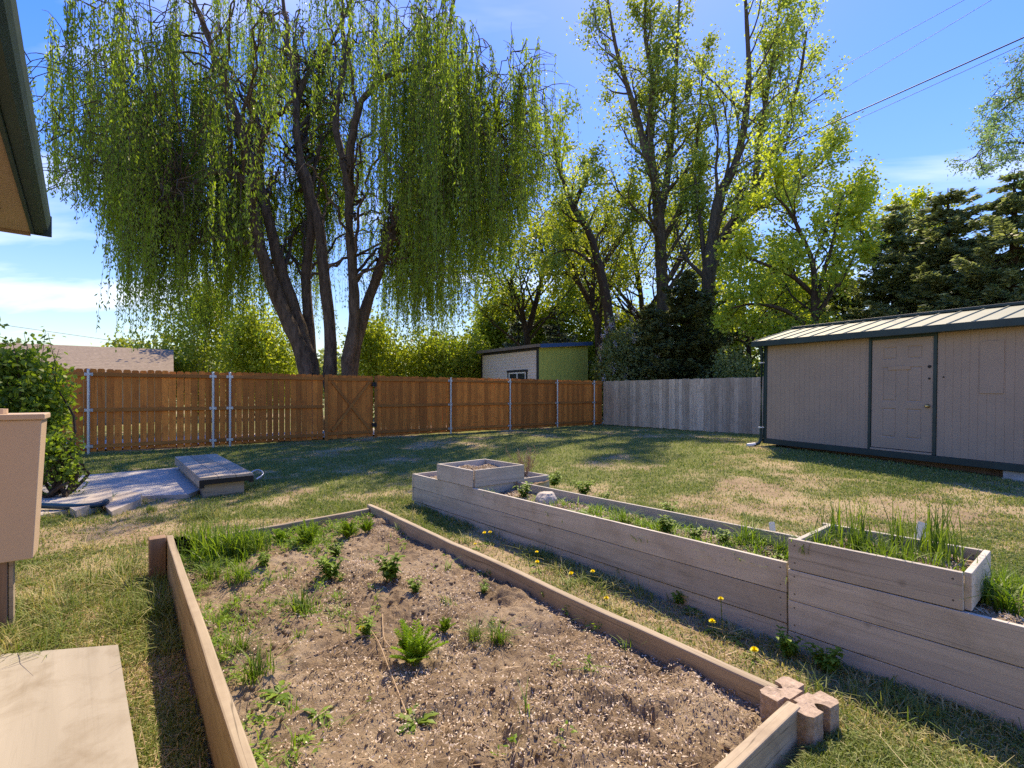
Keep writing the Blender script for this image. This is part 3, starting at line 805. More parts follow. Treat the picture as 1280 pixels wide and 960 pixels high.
def soil_mesh(fn, nx_, ny_, to):
    """fn(a,b)->z over the unit square; to(a,b)->world xy arrays"""
    a = np.linspace(0, 1, nx_); b = np.linspace(0, 1, ny_); A, B = np.meshgrid(a, b); X, Y = to(A, B); Z = fn(X, Y)
    idx = np.arange(nx_ * ny_).reshape(ny_, nx_)
    q = np.stack([idx[:-1, :-1], idx[:-1, 1:], idx[1:, 1:], idx[1:, :-1]], -1).reshape(-1, 4)
    return np.stack([X, Y, Z], -1).reshape(-1, 3), q


def swgrid(s0, s1, w0, w1):
    def to(A, B):
        s = s0 + (s1 - s0) * A; w = w0 + (w1 - w0) * B
        return s * U.x + w * V.x, s * U.y + w * V.y
    return to

# ---- the bed of timbers in the ground
BS0, BS1, BW0, BW1 = .72, 5.15, .263, 2.16
bed = thing('garden_bed', 'low timber edged garden bed of dug brown soil in the foreground', 'garden bed', W(2.9, 1.2, 0))
plank('edging_timber', W(.895, BW1, -.06), W(BS1 + .03, BW1, -.05), .185, .05, M['timber'], bed, seed=1, side=1, wob=.02, bevel=.009)
plank('edging_timber', W(.05, BW0, -.04), W(4.44, BW0, -.03), .325, .042, M['timber'], bed, seed=2, side=-1, wob=.012, bevel=.007)
plank('edging_timber', W(BS1 - .02, BW1 - .055, -.06), W(BS1 - .06, .32, -.09), .165, .05, M['timber'], bed, seed=3, side=1, wob=.02, bevel=.008)
plank('edging_timber', W(.775, BW1 - .10, -.05), W(.775, .31, -.05), .19, .05, M['timber'], bed, seed=4, side=-1, wob=.01, bevel=.006)
plank('stake', W(4.32, BW0 - .004, -.1), W(4.43, BW0 - .004, -.1), .41, .10, M['stake'], bed, seed=5, side=1, bevel=.006)


def soil_z(X, Y):
    s = X * U.x + Y * U.y; w = X * V.x + Y * V.y
    z = .018 + (fbm(X * 1.6, Y * 1.6, 40, 3) - .5) * .13 + (fbm(X * 6 + fbm(X * 3, Y * 3, 44, 2) * 2, Y * 6 + fbm(X * 3, Y * 3, 45, 2) * 2, 50, 5, .6) - .5) * .11 * (.35 + 1.3 * fbm(X * 1.7, Y * 1.7, 47, 2)) + (fbm(X * 34 + fbm(X * 9, Y * 9, 48, 2) * 4, Y * 34, 60, 3, .65) - .5) * .03 * (.3 + 1.4 * fbm(X * 2.7, Y * 2.7, 46, 2))
    z = z + .05 * bump(X, Y, .42, 2.2, .35, .22) + .045 * bump(X, Y, -1.15, 2.75, .16, .12) - .04 * bump(X, Y, -.9, 2.72, .12, .08) - .035 * bump(X, Y, -.25, 2.55, .12, .07)
    z = z - .05 * bump(X, Y, .15, 2.75, .18, .05)
    return z
v, q = soil_mesh(soil_z, 400, 190, swgrid(.83, BS1 - .03, BW0 + .02, BW1 - .02))
so_ = tag(obj('soil', np_mesh('soil', v, q, None, True), M['soil'], bed, Matrix.Identity(4)))

# ---- planter block at the near corner
def planter_block(sgn, size=.212, h=.18, slot=.048, depth=.055, g=.004):
    """half of a slotted corner: two lobes and the web between them"""
    a = size / 2; s = slot / 2; d = a - depth; c = .018
    pts = [(g, -d), (s, -d), (s, -a), (a - c, -a), (a, -a + c), (a, -s), (d, -s), (d, s), (a, s), (a, a - c), (a - c, a), (s, a), (s, d), (g, d)]
    if sgn < 0: pts = [(-x, -y) for x, y in pts]
    mb = MB(); mb.prism(pts, 0, h); return mb
for sgn, dz_, rot, lab in ((1, 0, .02, 'tan concrete block lodged on the end of the long side timber'), (-1, .006, -.035, 'tan concrete block nearest the viewer, holding the front board of the bed')):
    pb = W(.815, 2.14, -.055 + dz_)
    blk = tag(obj('planter_block', planter_block(sgn).mesh('planter_block'), M['paver'], None, frame(pb, (U * .99 + V * .12)) @ Matrix.Rotation(rot, 4, 'Z') @ Matrix.Translation((.004 * sgn, 0, 0)), .004), lab, 'block', 'planter corner blocks')
    sb = blk.modifiers.new('fine', 'SUBSURF'); sb.subdivision_type = 'SIMPLE'; sb.levels = sb.render_levels = 4
    for sz, st in ((.03, .003), (.009, .003)):
        tx = bpy.data.textures.new('chips', 'CLOUDS'); tx.noise_scale = sz; dm = blk.modifiers.new('rough', 'DISPLACE'); dm.texture = tx; dm.strength = st; dm.mid_level = .5; dm.texture_coords = 'LOCAL'
# ---- grey raised bed
RB = thing('raised_bed', 'long grey raised bed of deck boards with a square box at each end', 'raised bed', W(2.6, 3.05, 0))
TS = .017                                               # the bed drops a little going away
Sf, Wf, BH = 1.117, 2.794, .1655
def Rz(s, z): return z - TS * (s - Sf)
def RP(s, w, z): return W(s, Wf + w, Rz(s, z))
def rboard(s0, w0, s1, w1, z, h=BH - .004, th=.025, side=-1, seed=0, tone=None):
    return plank('board', RP(s0, w0, z), RP(s1, w1, z), h, th, M['composite'], RB, seed=seed, side=side, bevel=.003, wob=.004, tone=tone)
zt = [.579 - BH * k for k in range(5)]                    # tops of the courses at s = Sf
S_n0, S_n1 = Sf - 2.6, Sf                                # near tier
S_l1 = Sf + 3.02                                         # long part ends at far tier
S_f1 = Sf + 4.3
# near tier: front boards
rboard(Sf - .70, 0, Sf - .004, 0, zt[1], seed=11)
for k in (2, 3, 4): rboard(S_n0, 0, Sf - .004, 0, zt[k], seed=11 + k)
rboard(Sf - .70 + .0, .026, Sf - .70, .50, zt[1], side=-1, seed=17)      # right return of the box
rboard(Sf - .70, .50, Sf - .004, .50, zt[1], side=1, seed=18)            # back of the box
rboard(Sf - .03, .026, Sf - .03, .50, zt[1], side=-1, seed=19, tone=.2)   # left side of the box
rboard(S_n0, .62, Sf, .62, zt[2], side=1, seed=20); rboard(S_n0, .62, Sf, .62, zt[3], side=1, seed=21)
# long part: front (three courses, slightly lower and set back), back
z2 = [.443 - BH * k for k in range(4)]
for k in (1, 2): rboard(Sf + .006, .006, S_f1, .006, z2[k], seed=30 + k)
rboard(Sf + .006, .012, S_f1, .012, z2[3] - .003, seed=34, tone=.7)
rboard(Sf + .01, .60, S_l1, .60, z2[1], side=1, seed=35); rboard(Sf + .01, .60, S_l1, .60, z2[2], side=1, seed=36)
mb = MB()
# far tier: lower wide box and upper square box
rboard(S_f1, .0, S_f1, 1.17, z2[1], side=1, seed=40); rboard(S_f1, .0, S_f1, 1.17, z2[2], side=1, seed=41)
rboard(S_l1 + .12, 1.17, S_f1, 1.17, z2[1], side=1, seed=42); rboard(S_l1 + .12, 1.17, S_f1, 1.17, z2[2], side=1, seed=43)
rboard(S_l1 + .12, .63, S_l1 + .12, 1.17, z2[1], side=-1, seed=44); rboard(S_l1 + .12, .63, S_l1 + .12, 1.17, z2[2], side=-1, seed=45)
u0, u1 = S_l1 + .0, S_l1 + .68
zu = .443
rboard(u0, 0, u1, 0, zu, seed=50, h=.175); rboard(u1, 0, u1, .68, zu, side=1, seed=51, h=.175); rboard(u0, .68, u1, .68, zu, side=1, seed=52, h=.175); rboard(u0, .026, u0, .68, zu, side=-1, seed=53, h=.175)
rboard(u0 + .02, .03, u0 + .02, .60, z2[1], side=-1, seed=54)


def rsoil(s0, s1, w0, w1, base, seed):
    def fn(X, Y):
        s = X * U.x + Y * U.y
        return base - TS * (s - Sf) + (fbm(X * 5, Y * 5, seed, 4) - .5) * .07 + (fbm(X * 26, Y * 26, seed + 5, 3) - .5) * .02
    nx_ = max(12, int((s1 - s0) / .02)); ny_ = max(12, int((w1 - w0) / .02))
    v, q = soil_mesh(fn, nx_, ny_, swgrid(s0, s1, Wf + w0, Wf + w1))
    obj('soil', np_mesh('soil', v, q, None, True), M['soil'], RB, Matrix.Identity(4)); return fn
f_long = rsoil(Sf - .02, S_l1 + .02, .02, .585, .345, 70)
f_near = rsoil(Sf - .68, Sf - .04, .03, .48, .515, 80)
f_step = rsoil(S_n0, Sf, .02, .60, .385, 85)
f_far = rsoil(S_l1 + .02, S_f1 - .02, .02, 1.15, .375, 90)
f_top = rsoil(u0 + .02, u1 - .02, .03, .66, .555, 95)

# ------------------------------------------------------------------ foliage builders
def unit(v): return v / (np.linalg.norm(v, axis=-1, keepdims=True) + 1e-9)


def leaf_quads(c, d, nrm, L, Wd):
    """diamond leaves: centre c, long axis d, normal nrm"""
    d = unit(d); s = unit(np.cross(d, nrm)); L = np.broadcast_to(np.asarray(L, float), (len(c),))[:, None]; Wd = np.broadcast_to(np.asarray(Wd, float), (len(c),))[:, None]
    v = np.stack([c - d * L * .5, c - d * L * .05 + s * Wd * .5, c + d * L * .5, c - d * L * .05 - s * Wd * .5], 1).reshape(-1, 3)
    q = np.arange(len(c) * 4).reshape(-1, 4)
    return v, q


def rand_dirs(n, rg, zbias=0.):
    d = rg.normal(size=(n, 3)); d[:, 2] += zbias; return unit(d)


def branch(start, d, L, rg, n=7, wob=.18, up=0., droop=0.):
    """a wandering polyline"""
    p = [np.array(start, float)]; d = unit(np.array(d, float)); st = L / (n - 1)
    for i in range(n - 1):
        d = unit(d + rg.normal(size=3) * wob + np.array([0, 0, up - droop * i / n])); p.append(p[-1] + d * st)
    return np.array(p)


def along(pl, t):
    n = len(pl) - 1; x = np.clip(t, 0, .9999) * n; i = int(x); f = x - i
    return pl[i] * (1 - f) + pl[i + 1] * f, unit(pl[i + 1] - pl[i])


def side_dir(d, ang, rg):
    r = rg.normal(size=3); r = unit(r - d * np.dot(r, d)); return unit(d * math.cos(ang) + r * math.sin(ang))


def smooth_path(pts, n):
    """Catmull-Rom through the points"""
    P = np.array(pts, float); P = np.vstack([2 * P[0] - P[1], P, 2 * P[-1] - P[-2]]); out = []
    m = len(P) - 3
    for t in np.linspace(0, m - 1e-6, n):
        i = int(t); f = t - i; a, b, c, d = P[i:i + 4]
        out.append(.5 * (2 * b + (c - a) * f + (2 * a - 5 * b + 4 * c - d) * f ** 2 + (3 * b - a - 3 * c + d) * f ** 3))
    return np.array(out)


def make_tree(name, label, base, limbs, leafmat_, barkm, rg, n1=11, n2=5, n3=4, len1=(.3, .5), ang=(.5, .9), up=.06, leafs=12, leaf=(.10, .06), spread=.22,
              start=.25, group=None, cat='tree', kind_leaf='crown', lenfac=.55, flat=0.):
    """limbs: list of (polyline, r0, r1). Branches three times, leaves on the twigs."""
    mb = MB(); C = []; D = []
    for (pl, r0, r1) in limbs:
        pl = smooth_path(pl, max(10, len(pl) * 3)); nn = len(pl)
        mb.tube(pl, np.linspace(r0, r1, nn) * (1 + .06 * rg.normal(size=nn)), 10)
        LL = np.linalg.norm(np.diff(pl, axis=0), axis=1).sum()
        m1 = max(4, int(n1 * min(1., LL / 9.)))
        for i in range(m1):
            t = start + (1 - start) * (i + rg.random()) / m1; p, d = along(pl, t)
            L1 = max(LL * rg.uniform(*len1) * (1.15 - .6 * t), rg.uniform(.7, 1.3))
            b1 = branch(p, side_dir(d, rg.uniform(*ang), rg), L1, rg, 7, .16, up)
            ra = max(.012, (r0 + (r1 - r0) * t) * .42); mb.tube(b1, np.linspace(ra, .01, 7), 6, cap=False)
            for j in range(n2):
                t2 = .25 + .75 * (j + rg.random()) / n2; p2, d2 = along(b1, t2); L2 = L1 * lenfac * rg.uniform(.6, 1.1) * (1.2 - .5 * t2)
                b2 = branch(p2, side_dir(d2, rg.uniform(.4, .95), rg), L2, rg, 6, .2, up)
                mb.tube(b2, np.linspace(max(.007, ra * .35), .005, 6), 4, cap=False)
                for k in range(n3):
                    t3 = .2 + .8 * (k + rg.random()) / n3; p3, d3 = along(b2, t3); L3 = L2 * .5 * rg.uniform(.6, 1.2) + .1
                    d3 = side_dir(d3, rg.uniform(.3, 1.), rg); m = max(2, int(leafs * rg.uniform(.5, 1.5)))
                    tt = rg.random(m)[:, None]; c = p3 + d3 * L3 * tt + rg.normal(size=(m, 3)) * spread * (.35 + .65 * rg.random((m, 1)))
                    C.append(c); D.append(np.repeat((d3 + np.array([0, 0, -.3]))[None], m, 0))
    C = np.concatenate(C); D = np.concatenate(D); m = len(C)
    nr = rand_dirs(m, rg, .35)
    v, q = leaf_quads(C, D + rg.normal(size=(m, 3)) * .7, nr, leaf[0] * rg.uniform(.6, 1.3, m), leaf[1] * rg.uniform(.7, 1.2, m))
    tn = np.clip(fbm(C[:, 0] * .6 + C[:, 2] * .35, C[:, 1] * .6 - C[:, 2] * .5, 4, 2) * 1.1 - .25 + rg.random(m) * .5, 0, 1)
    root = thing(name, label, cat, Vector(base), group)
    obj('trunk', mb.mesh('trunk', True), barkm, root, Matrix.Identity(4))
    obj(kind_leaf, np_mesh(kind_leaf, v, q, tn), leafmat_, root, Matrix.Identity(4))
    return root


def pxline(pts, Y, jit=0., rg=None):
    out = []
    for i, (x, y) in enumerate(pts):
        out.append(atY(x, y, Y if np.isscalar(Y) else np.interp(i, [0, len(pts) - 1], Y)))
    return np.array(out)

# ------------------------------------------------------------------ weeping willow
rg = np.random.default_rng(3)
YW = 17.
stems = [   # pixel path, depth start -> end, radius start -> end
    ([(392, 560), (384, 465), (364, 410), (338, 350), (320, 290), (314, 240), (316, 215), (303, 170), (290, 130), (272, 80), (258, 40), (240, -10)], (17, 15.2), .28, .05),
    ([(396, 560), (389, 460), (368, 385), (348, 330), (333, 265), (322, 215), (326, 180), (336, 155), (352, 140), (366, 125)], (17.2, 17), .25, .06),
    ([(402, 560), (390, 460), (385, 390), (384, 330), (390, 280), (384, 240), (374, 200), (370, 150), (376, 110), (396, 76), (414, 50), (440, 0)], (17.5, 18.4), .21, .05),
    ([(415, 560), (413, 465), (412, 400), (403, 320), (396, 270), (384, 225), (374, 190), (369, 140), (366, 90), (360, 40), (350, -20)], (17.1, 17.6), .24, .05),
    ([(430, 560), (434, 465), (442, 400), (441, 350), (437, 265), (439, 190), (446, 145), (458, 118), (490, 92), (530, 84), (560, 82)], (17, 16), .23, .035),
    ([(432, 560), (444, 440), (464, 365), (484, 310), (504, 255), (514, 210), (516, 180), (540, 120), (556, 50), (575, -30)], (17.3, 17.9), .22, .045),
    ([(504, 255), (530, 235), (552, 215), (572, 190), (612, 169), (660, 140)], (17.7, 16.5), .12, .03),
    ([(437, 240), (420, 150), (430, 80), (428, 20), (430, -60)], (16.8, 17.5), .14, .04),
    ([(316, 240), (300, 222), (270, 215), (235, 235), (210, 262)], (15.9, 14.6), .13, .03),
    ([(338, 330), (300, 300), (255, 300), (215, 320)], (16.5, 15.6), .11, .03),
]
mb = MB(); pls = []
for pts, Yr, r0, r1 in stems:
    pl = smooth_path(pxline(pts, Yr), 34); pl[:, :2] += rg.normal(size=(34, 2)) * .02
    rr = np.linspace(r0, r1, 34) * (1 + .07 * rg.normal(size=34)); mb.tube(pl, rr, 12); pls.append((pl, rr))
cw = np.array([-7.1, 17.2]); RX, RY = 8.8, 6.0
strands = []
nodes = [(pl[i], rr[i]) for pl, rr in pls for i in range(6, 34) if pl[i][2] > 5.2]
for b in range(560):
    th = rg.uniform(0, 2 * np.pi); rho = math.sqrt(rg.uniform(.05, 1))
    tgt = np.array([cw[0] + RX * rho * math.cos(th), cw[1] + RY * rho * math.sin(th)])
    
    if abs(tgt[0] - cw[0]) < 4.5 and tgt[1] < 17.5 and rg.random() < .6: continue
    if rg.random() < .15: continue
    sidepx = 640 + F * tgt[0] / tgt[1]; low = b % 8 < (1 if (165 < sidepx < 330 or 470 < sidepx < 600) else 0); zlo = 7.6
    ztop = rg.uniform(5.6, 8.) if low else rg.uniform(zlo, max(zlo + .8, 17.5 - 6.5 * rho ** 2))
    if 640 + F * tgt[0] / tgt[1] < 165: ztop = rg.uniform(7.5, 12.5)
    if 640 + F * tgt[0] / tgt[1] > 600: ztop = rg.uniform(8.0, 12.0)
    cand = [nd for nd in nodes if nd[0][2] < max(ztop + 1.2, 6.8)]
    dist = np.array([np.linalg.norm(nd[0][:2] - tgt) + .35 * abs(nd[0][2] - ztop + 1.5) for nd in cand])
    p0, r0 = cand[rg.choice(np.argsort(dist)[:12])]
    h = np.linalg.norm(tgt - p0[:2])
    if h < .6: continue
    ztop = max(ztop, p0[2] - 1.6)
    apex = np.array([*(p0[:2] * .35 + tgt * .65), ztop + .12 * h]); end = np.array([*tgt, ztop - rg.uniform(.3, 1.3)])
    mid1 = np.array([*(p0[:2] * .75 + tgt * .25), p0[2] * .4 + apex[2] * .6])
    pl = smooth_path([p0, mid1, apex, end], 16) + np.concatenate([[[0, 0, 0]], rg.normal(size=(15, 3)) * .07])
    mb.tube(pl, np.linspace(min(.06, r0 * .45), .009, 16), 6, cap=False)
    for k in range(3):                                   # side twigs that carry the curtains
        t = rg.uniform(.35, .98); p, d = along(pl, t); dd = side_dir(d, rg.uniform(.3, .9), rg); dd[2] = abs(dd[2]) * .3
        tw = branch(p, dd, rg.uniform(.6, 1.6), rg, 6, .15, 0, .45); mb.tube(tw, np.linspace(.018, .005, 6), 4, cap=False)
        for j in range(rg.integers(2, 5)):
            q_, _ = along(tw, rg.uniform(.3, 1)); strands.append(q_)
        strands.append(tw[-1])
    for k in range(rg.integers(4, 9)):
        q_, _ = along(pl, rg.uniform(.4, 1)); strands.append(q_)
    strands.append(pl[-1])
strands = np.array(strands)


def willow_bottom(x, y):
    """how far down the curtains reach"""
    px = 640 + F * x / y
    lo = np.interp(px, [40, 95, 135, 150, 300, 335, 400, 460, 490, 570, 600, 640, 700, 760], [240, 280, 330, 447, 447, 300, 240, 290, 450, 440, 390, 320, 240, 170])
    return np.maximum(CH - (lo - HZ) / F * y, 2.3)
C = []; D = []
wv = []; 
for p in strands:
    fr = p[1] < 17.3; pxp = 640 + F * p[0] / p[1]
    cl_ = float(fbm(np.array(p[0] * .75 + p[2] * .2), np.array(p[1] * .75 - p[2] * .35), 77, 2))
    if rg.random() > np.clip((cl_ - .40) * 5., .35 if (pxp > 560 or p[2] > 12.5) else .10, .72): continue
    zb = float(willow_bottom(p[0], p[1])) if p[1] < 19 else 2.6
    Lmax = p[2] - zb
    if Lmax < .4: continue
    if fr and 325 < pxp < 475 and p[2] < 10.5 and rg.random() < .85: continue
    side = 150 < pxp < 335 or 465 < pxp < 600
    L0 = min(Lmax * rg.uniform(.45, 1.), rg.gamma(5, 1.2 if side else .55) + .5); dr0 = rg.normal(size=2) * .05
    for e in range(rg.integers(1, 4)):                    # a bundle of withies side by side
        L = L0 * rg.uniform(.55, 1.); m = max(4, int(L / .06)); t = np.sort(rg.random(m)) * L
        ph = rg.uniform(0, 6.28); sw = rg.uniform(.01, .06); drift = dr0 + rg.normal(size=2) * .012; o = rg.normal(size=2) * .10
        g = t / (t + .5)
        c = np.stack([p[0] + o[0] * g + drift[0] * t + sw * np.sin(t * 1.3 + ph), p[1] + o[1] * g + drift[1] * t + sw * np.cos(t * 1.1 + ph), p[2] - t], -1)
        C.append(c + rg.normal(size=(m, 3)) * np.array([.036, .036, .02])); D.append(np.stack([rg.normal(size=m) * .5, rg.normal(size=m) * .5, -np.ones(m)], -1))
        if len(c) > 8: wv.append(c[[0, len(c) // 4, len(c) // 2, -1]])
for s in wv: mb.tube(s, [.006, .005, .004, .003], 3, cap=False)
C = np.concatenate(C); D = np.concatenate(D); m = len(C)
v, q = leaf_quads(C, D, rand_dirs(m, rg), rg.uniform(.08, .16, m), rg.uniform(.028, .052, m))
tn = np.clip(fbm(C[:, 0] * .8, C[:, 1] * .8 + C[:, 2] * .25, 14, 2) * 1.1 - .3 + rg.random(m) * .5, 0, 1)
wroot = thing('willow_tree', 'large weeping willow with several dark trunks standing behind the brown fence', 'tree', atY(412, 492 + 1.35 * F / 17, 17))
obj('trunk', mb.mesh('trunk', True), M['bark'], wroot, Matrix.Identity(4))
obj('crown', np_mesh('crown', v, q, tn), M['willow'], wroot, Matrix.Identity(4))
print('willow leaves', m, 'strands', len(strands))

# ------------------------------------------------------------------ tall trees on the right
rg = np.random.default_rng(21)
Yc = 27.
make_tree('cottonwood_tree', 'tall upright cottonwood with dull green leaves, just left of the twin-stemmed one', atY(832, 492 + 1.35 * F / Yc, Yc), [
    (pxline([(832, 520), (830, 400), (827, 340), (824, 280), (818, 225), (808, 190), (797, 150), (785, 110), (770, 60), (760, 0)], (27, 26.5)), .42, .06),
    (pxline([(824, 280), (832, 235), (838, 190), (842, 130), (846, 70), (850, -20)], (27, 27.8)), .24, .05),
    (pxline([(818, 225), (812, 160), (816, 100), (806, 40), (810, -40)], (27, 26)), .2, .05),
    (pxline([(829, 300), (850, 260), (868, 200), (874, 140), (880, 70)], (27, 28)), .17, .04)],
    M['cotton_dark'], M['bark2'], rg, n1=22, n2=6, n3=5, len1=(.12, .26), ang=(.45, .95), up=.10, leafs=8, leaf=(.16, .125), spread=.25, start=.12)
rg = np.random.default_rng(22); Yc = 25.
make_tree('cottonwood_tree', 'tall cottonwood with spreading fan of stems behind the yellow maple', atY(888, 492 + 1.35 * F / Yc, Yc), [
    (pxline([(888, 520), (886, 420), (886, 340), (892, 290), (900, 245), (918, 208), (930, 160), (936, 100), (934, 40), (930, -30)], (25, 24.3)), .40, .06),
    (pxline([(887, 345), (903, 297), (925, 265), (942, 240), (965, 200), (985, 150), (1000, 95), (1008, 40)], (25, 25.8)), .26, .05),
    (pxline([(890, 330), (918, 287), (955, 253), (992, 229), (1025, 205), (1045, 180)], (25, 24)), .2, .04),
    (pxline([(942, 240), (950, 180), (958, 120), (968, 60), (975, -10)], (25.4, 25)), .17, .04),
    (pxline([(884, 360), (878, 300), (872, 250), (868, 215)], (25, 25.5)), .16, .05)],
    M['cotton'], M['bark2'], rg, n1=20, n2=6, n3=5, len1=(.13, .27), ang=(.4, .95), up=.10, leafs=8, leaf=(.15, .12), spread=.24, start=.18)
rg = np.random.default_rng(23); Yc = 24.
make_tree('leaning_tree', 'thinly leafed tree with dark trunk leaning left between willow and tall cottonwood', atY(772, 492 + 1.35 * F / Yc, Yc), [
    (pxline([(772, 520), (764, 420), (757, 370), (748, 330), (737, 292), (718, 262), (706, 232), (697, 205), (692, 170)], (24, 23.5)), .30, .05),
    (pxline([(716, 262), (724, 240), (734, 222), (742, 200)], (23.8, 24.4)), .10, .03),
    (pxline([(752, 345), (735, 325), (712, 312), (690, 318)], (24, 23)), .1, .03)],
    M['cotton'], M['bark3'], rg, n1=14, n2=6, n3=4, len1=(.12, .26), up=.05, leafs=11, leaf=(.14, .11), spread=.24, start=.4)
rg = np.random.default_rng(24); Yc = 26.
make_tree('elm_tree', 'pale green tree with branching dark trunk rising over the lime green shed', atY(748, 492 + 1.35 * F / Yc, Yc), [
    (pxline([(750, 520), (748, 415), (740, 380), (742, 340), (735, 315)], (26, 26)), .26, .06),
    (pxline([(741, 385), (722, 352), (704, 340), (690, 345)], (26, 25.5)), .16, .04),
    (pxline([(742, 350), (768, 310), (785, 280), (790, 260)], (26, 27)), .12, .04),
    (pxline([(735, 316), (715, 290), (700, 275)], (26, 25)), .08, .03)],
    M['bright'], M['bark3'], rg, n1=16, n2=7, n3=5, len1=(.35, .65), up=.03, leafs=8, leaf=(.15, .12), spread=.3, start=.2)
rg = np.random.default_rng(25); Yc = 31.
make_tree('elm_tree', 'bright spreading tree behind the lime shed, right of the willow curtain', atY(655, 492 + 1.35 * F / Yc, Yc), [
    (pxline([(662, 520), (660, 440), (655, 400), (645, 370), (630, 345)], (31, 30)), .26, .06),
    (pxline([(658, 420), (672, 370), (680, 330), (672, 290)], (31, 31)), .2, .05),
    (pxline([(656, 405), (640, 385), (620, 378)], (31, 30)), .1, .03),
    (pxline([(676, 350), (700, 310), (715, 285)], (31, 32)), .1, .03)],
    M['bright'], M['bark3'], rg, n1=16, n2=7, n3=5, len1=(.45, .8), up=.04, leafs=9, leaf=(.19, .15), spread=.36, start=.2)
rg = np.random.default_rng(26); Yc = 34.
make_tree('elm_tree', 'sunlit tree filling the gap behind the two tall cottonwoods', atY(800, 492 + 1.35 * F / Yc, Yc), [
    (pxline([(806, 520), (804, 420), (800, 360), (790, 310), (780, 270)], (34, 34)), .26, .06),
    (pxline([(804, 400), (840, 340), (862, 290)], (34, 34)), .2, .05), (pxline([(804, 400), (770, 360), (745, 330)], (34, 33)), .15, .05),
    (pxline([(804, 400), (870, 370), (900, 330)], (34, 35)), .15, .05)],
    M['bright'], M['bark3'], rg, n1=18, n2=7, n3=5, len1=(.45, .8), up=.04, leafs=11, leaf=(.2, .15), spread=.4, start=.12)
rg = np.random.default_rng(27); Yc = 19.
make_tree('maple_tree', 'chartreuse young leafed maple rising behind the storage shed', atY(1018, 492 + 1.35 * F / Yc, Yc), [
    (pxline([(1020, 530), (1020, 430), (1018, 380), (1016, 330), (1000, 290), (985, 262), (968, 245)], (19, 18.5)), .16, .03),
    (pxline([(1018, 390), (1030, 340), (1042, 300), (1048, 262), (1056, 240)], (19, 19.5)), .10, .03),
    (pxline([(1018, 370), (990, 345), (955, 330), (925, 318)], (19, 18)), .1, .03),
    (pxline([(1020, 420), (985, 390), (945, 380), (915, 385)], (19, 18.4)), .09, .03),
    (pxline([(1018, 395), (1052, 350), (1072, 310), (1082, 290)], (19, 19.5)), .07, .02)],
    M['yellow'], M['bark3'], rg, n1=15, n2=6, n3=4, len1=(.2, .4), up=.05, leafs=11, leaf=(.14, .12), spread=.2, start=.2)
rg = np.random.default_rng(28); Yc = 24.
make_tree('maple_tree', 'yellow green tree low in the background between dark evergreen and storage shed', atY(935, 492 + 1.35 * F / Yc, Yc), [
    (pxline([(938, 530), (936, 440), (930, 400), (925, 360)], (24, 24)), .15, .04), (pxline([(936, 430), (955, 400), (975, 370), (985, 340)], (24, 24.5)), .1, .03),
    (pxline([(936, 430), (915, 420), (905, 400)], (24, 24)), .08, .03)],
    M['yellow'], M['bark3'], rg, n1=16, n2=7, n3=5, len1=(.5, .85), up=.03, leafs=12, leaf=(.16, .13), spread=.28, start=.1)
rg = np.random.default_rng(29); Yc = 25.
make_tree('maple_tree', 'thin yellowish tree with bare stems between maple and spruces', atY(1100, 492 + 1.35 * F / Yc, Yc), [
    (pxline([(1098, 530), (1098, 400), (1092, 330), (1076, 285), (1068, 262)], (25, 25)), .12, .03), (pxline([(1098, 380), (1120, 320), (1135, 280), (1140, 262)], (25, 25)), .1, .03),
    (pxline([(1098, 390), (1150, 320), (1170, 285)], (25, 25)), .1, .03)],
    M['yellow'], M['bark3'], rg, n1=14, n2=5, n3=4, len1=(.15, .34), up=.1, leafs=10, leaf=(.17, .14), spread=.22, start=.35)
# the branch that comes in from the right edge
rg = np.random.default_rng(30); Yc = 15.
make_tree('ash_tree', 'pale feathery tree reaching in from the right edge above the spruces', atY(1420, 492 + 1.35 * F / Yc, Yc), [
    (pxline([(1420, 550), (1418, 400), (1412, 260), (1400, 140), (1380, 40), (1360, -60)], (15, 15)), .30, .08),
    (pxline([(1412, 260), (1360, 210), (1310, 185), (1262, 178), (1236, 188), (1216, 198)], (15, 14)), .06, .01),
    (pxline([(1405, 180), (1350, 130), (1300, 112), (1262, 130), (1240, 148)], (15, 14.4)), .055, .01),
    (pxline([(1400, 140), (1340, 90), (1300, 70), (1275, 90), (1258, 110)], (15, 14.5)), .055, .01)],
    M['pale_tree'], M['bark3'], rg, n1=13, n2=5, n3=5, len1=(.11, .2), up=0., leafs=13, leaf=(.085, .042), spread=.10, start=.3)

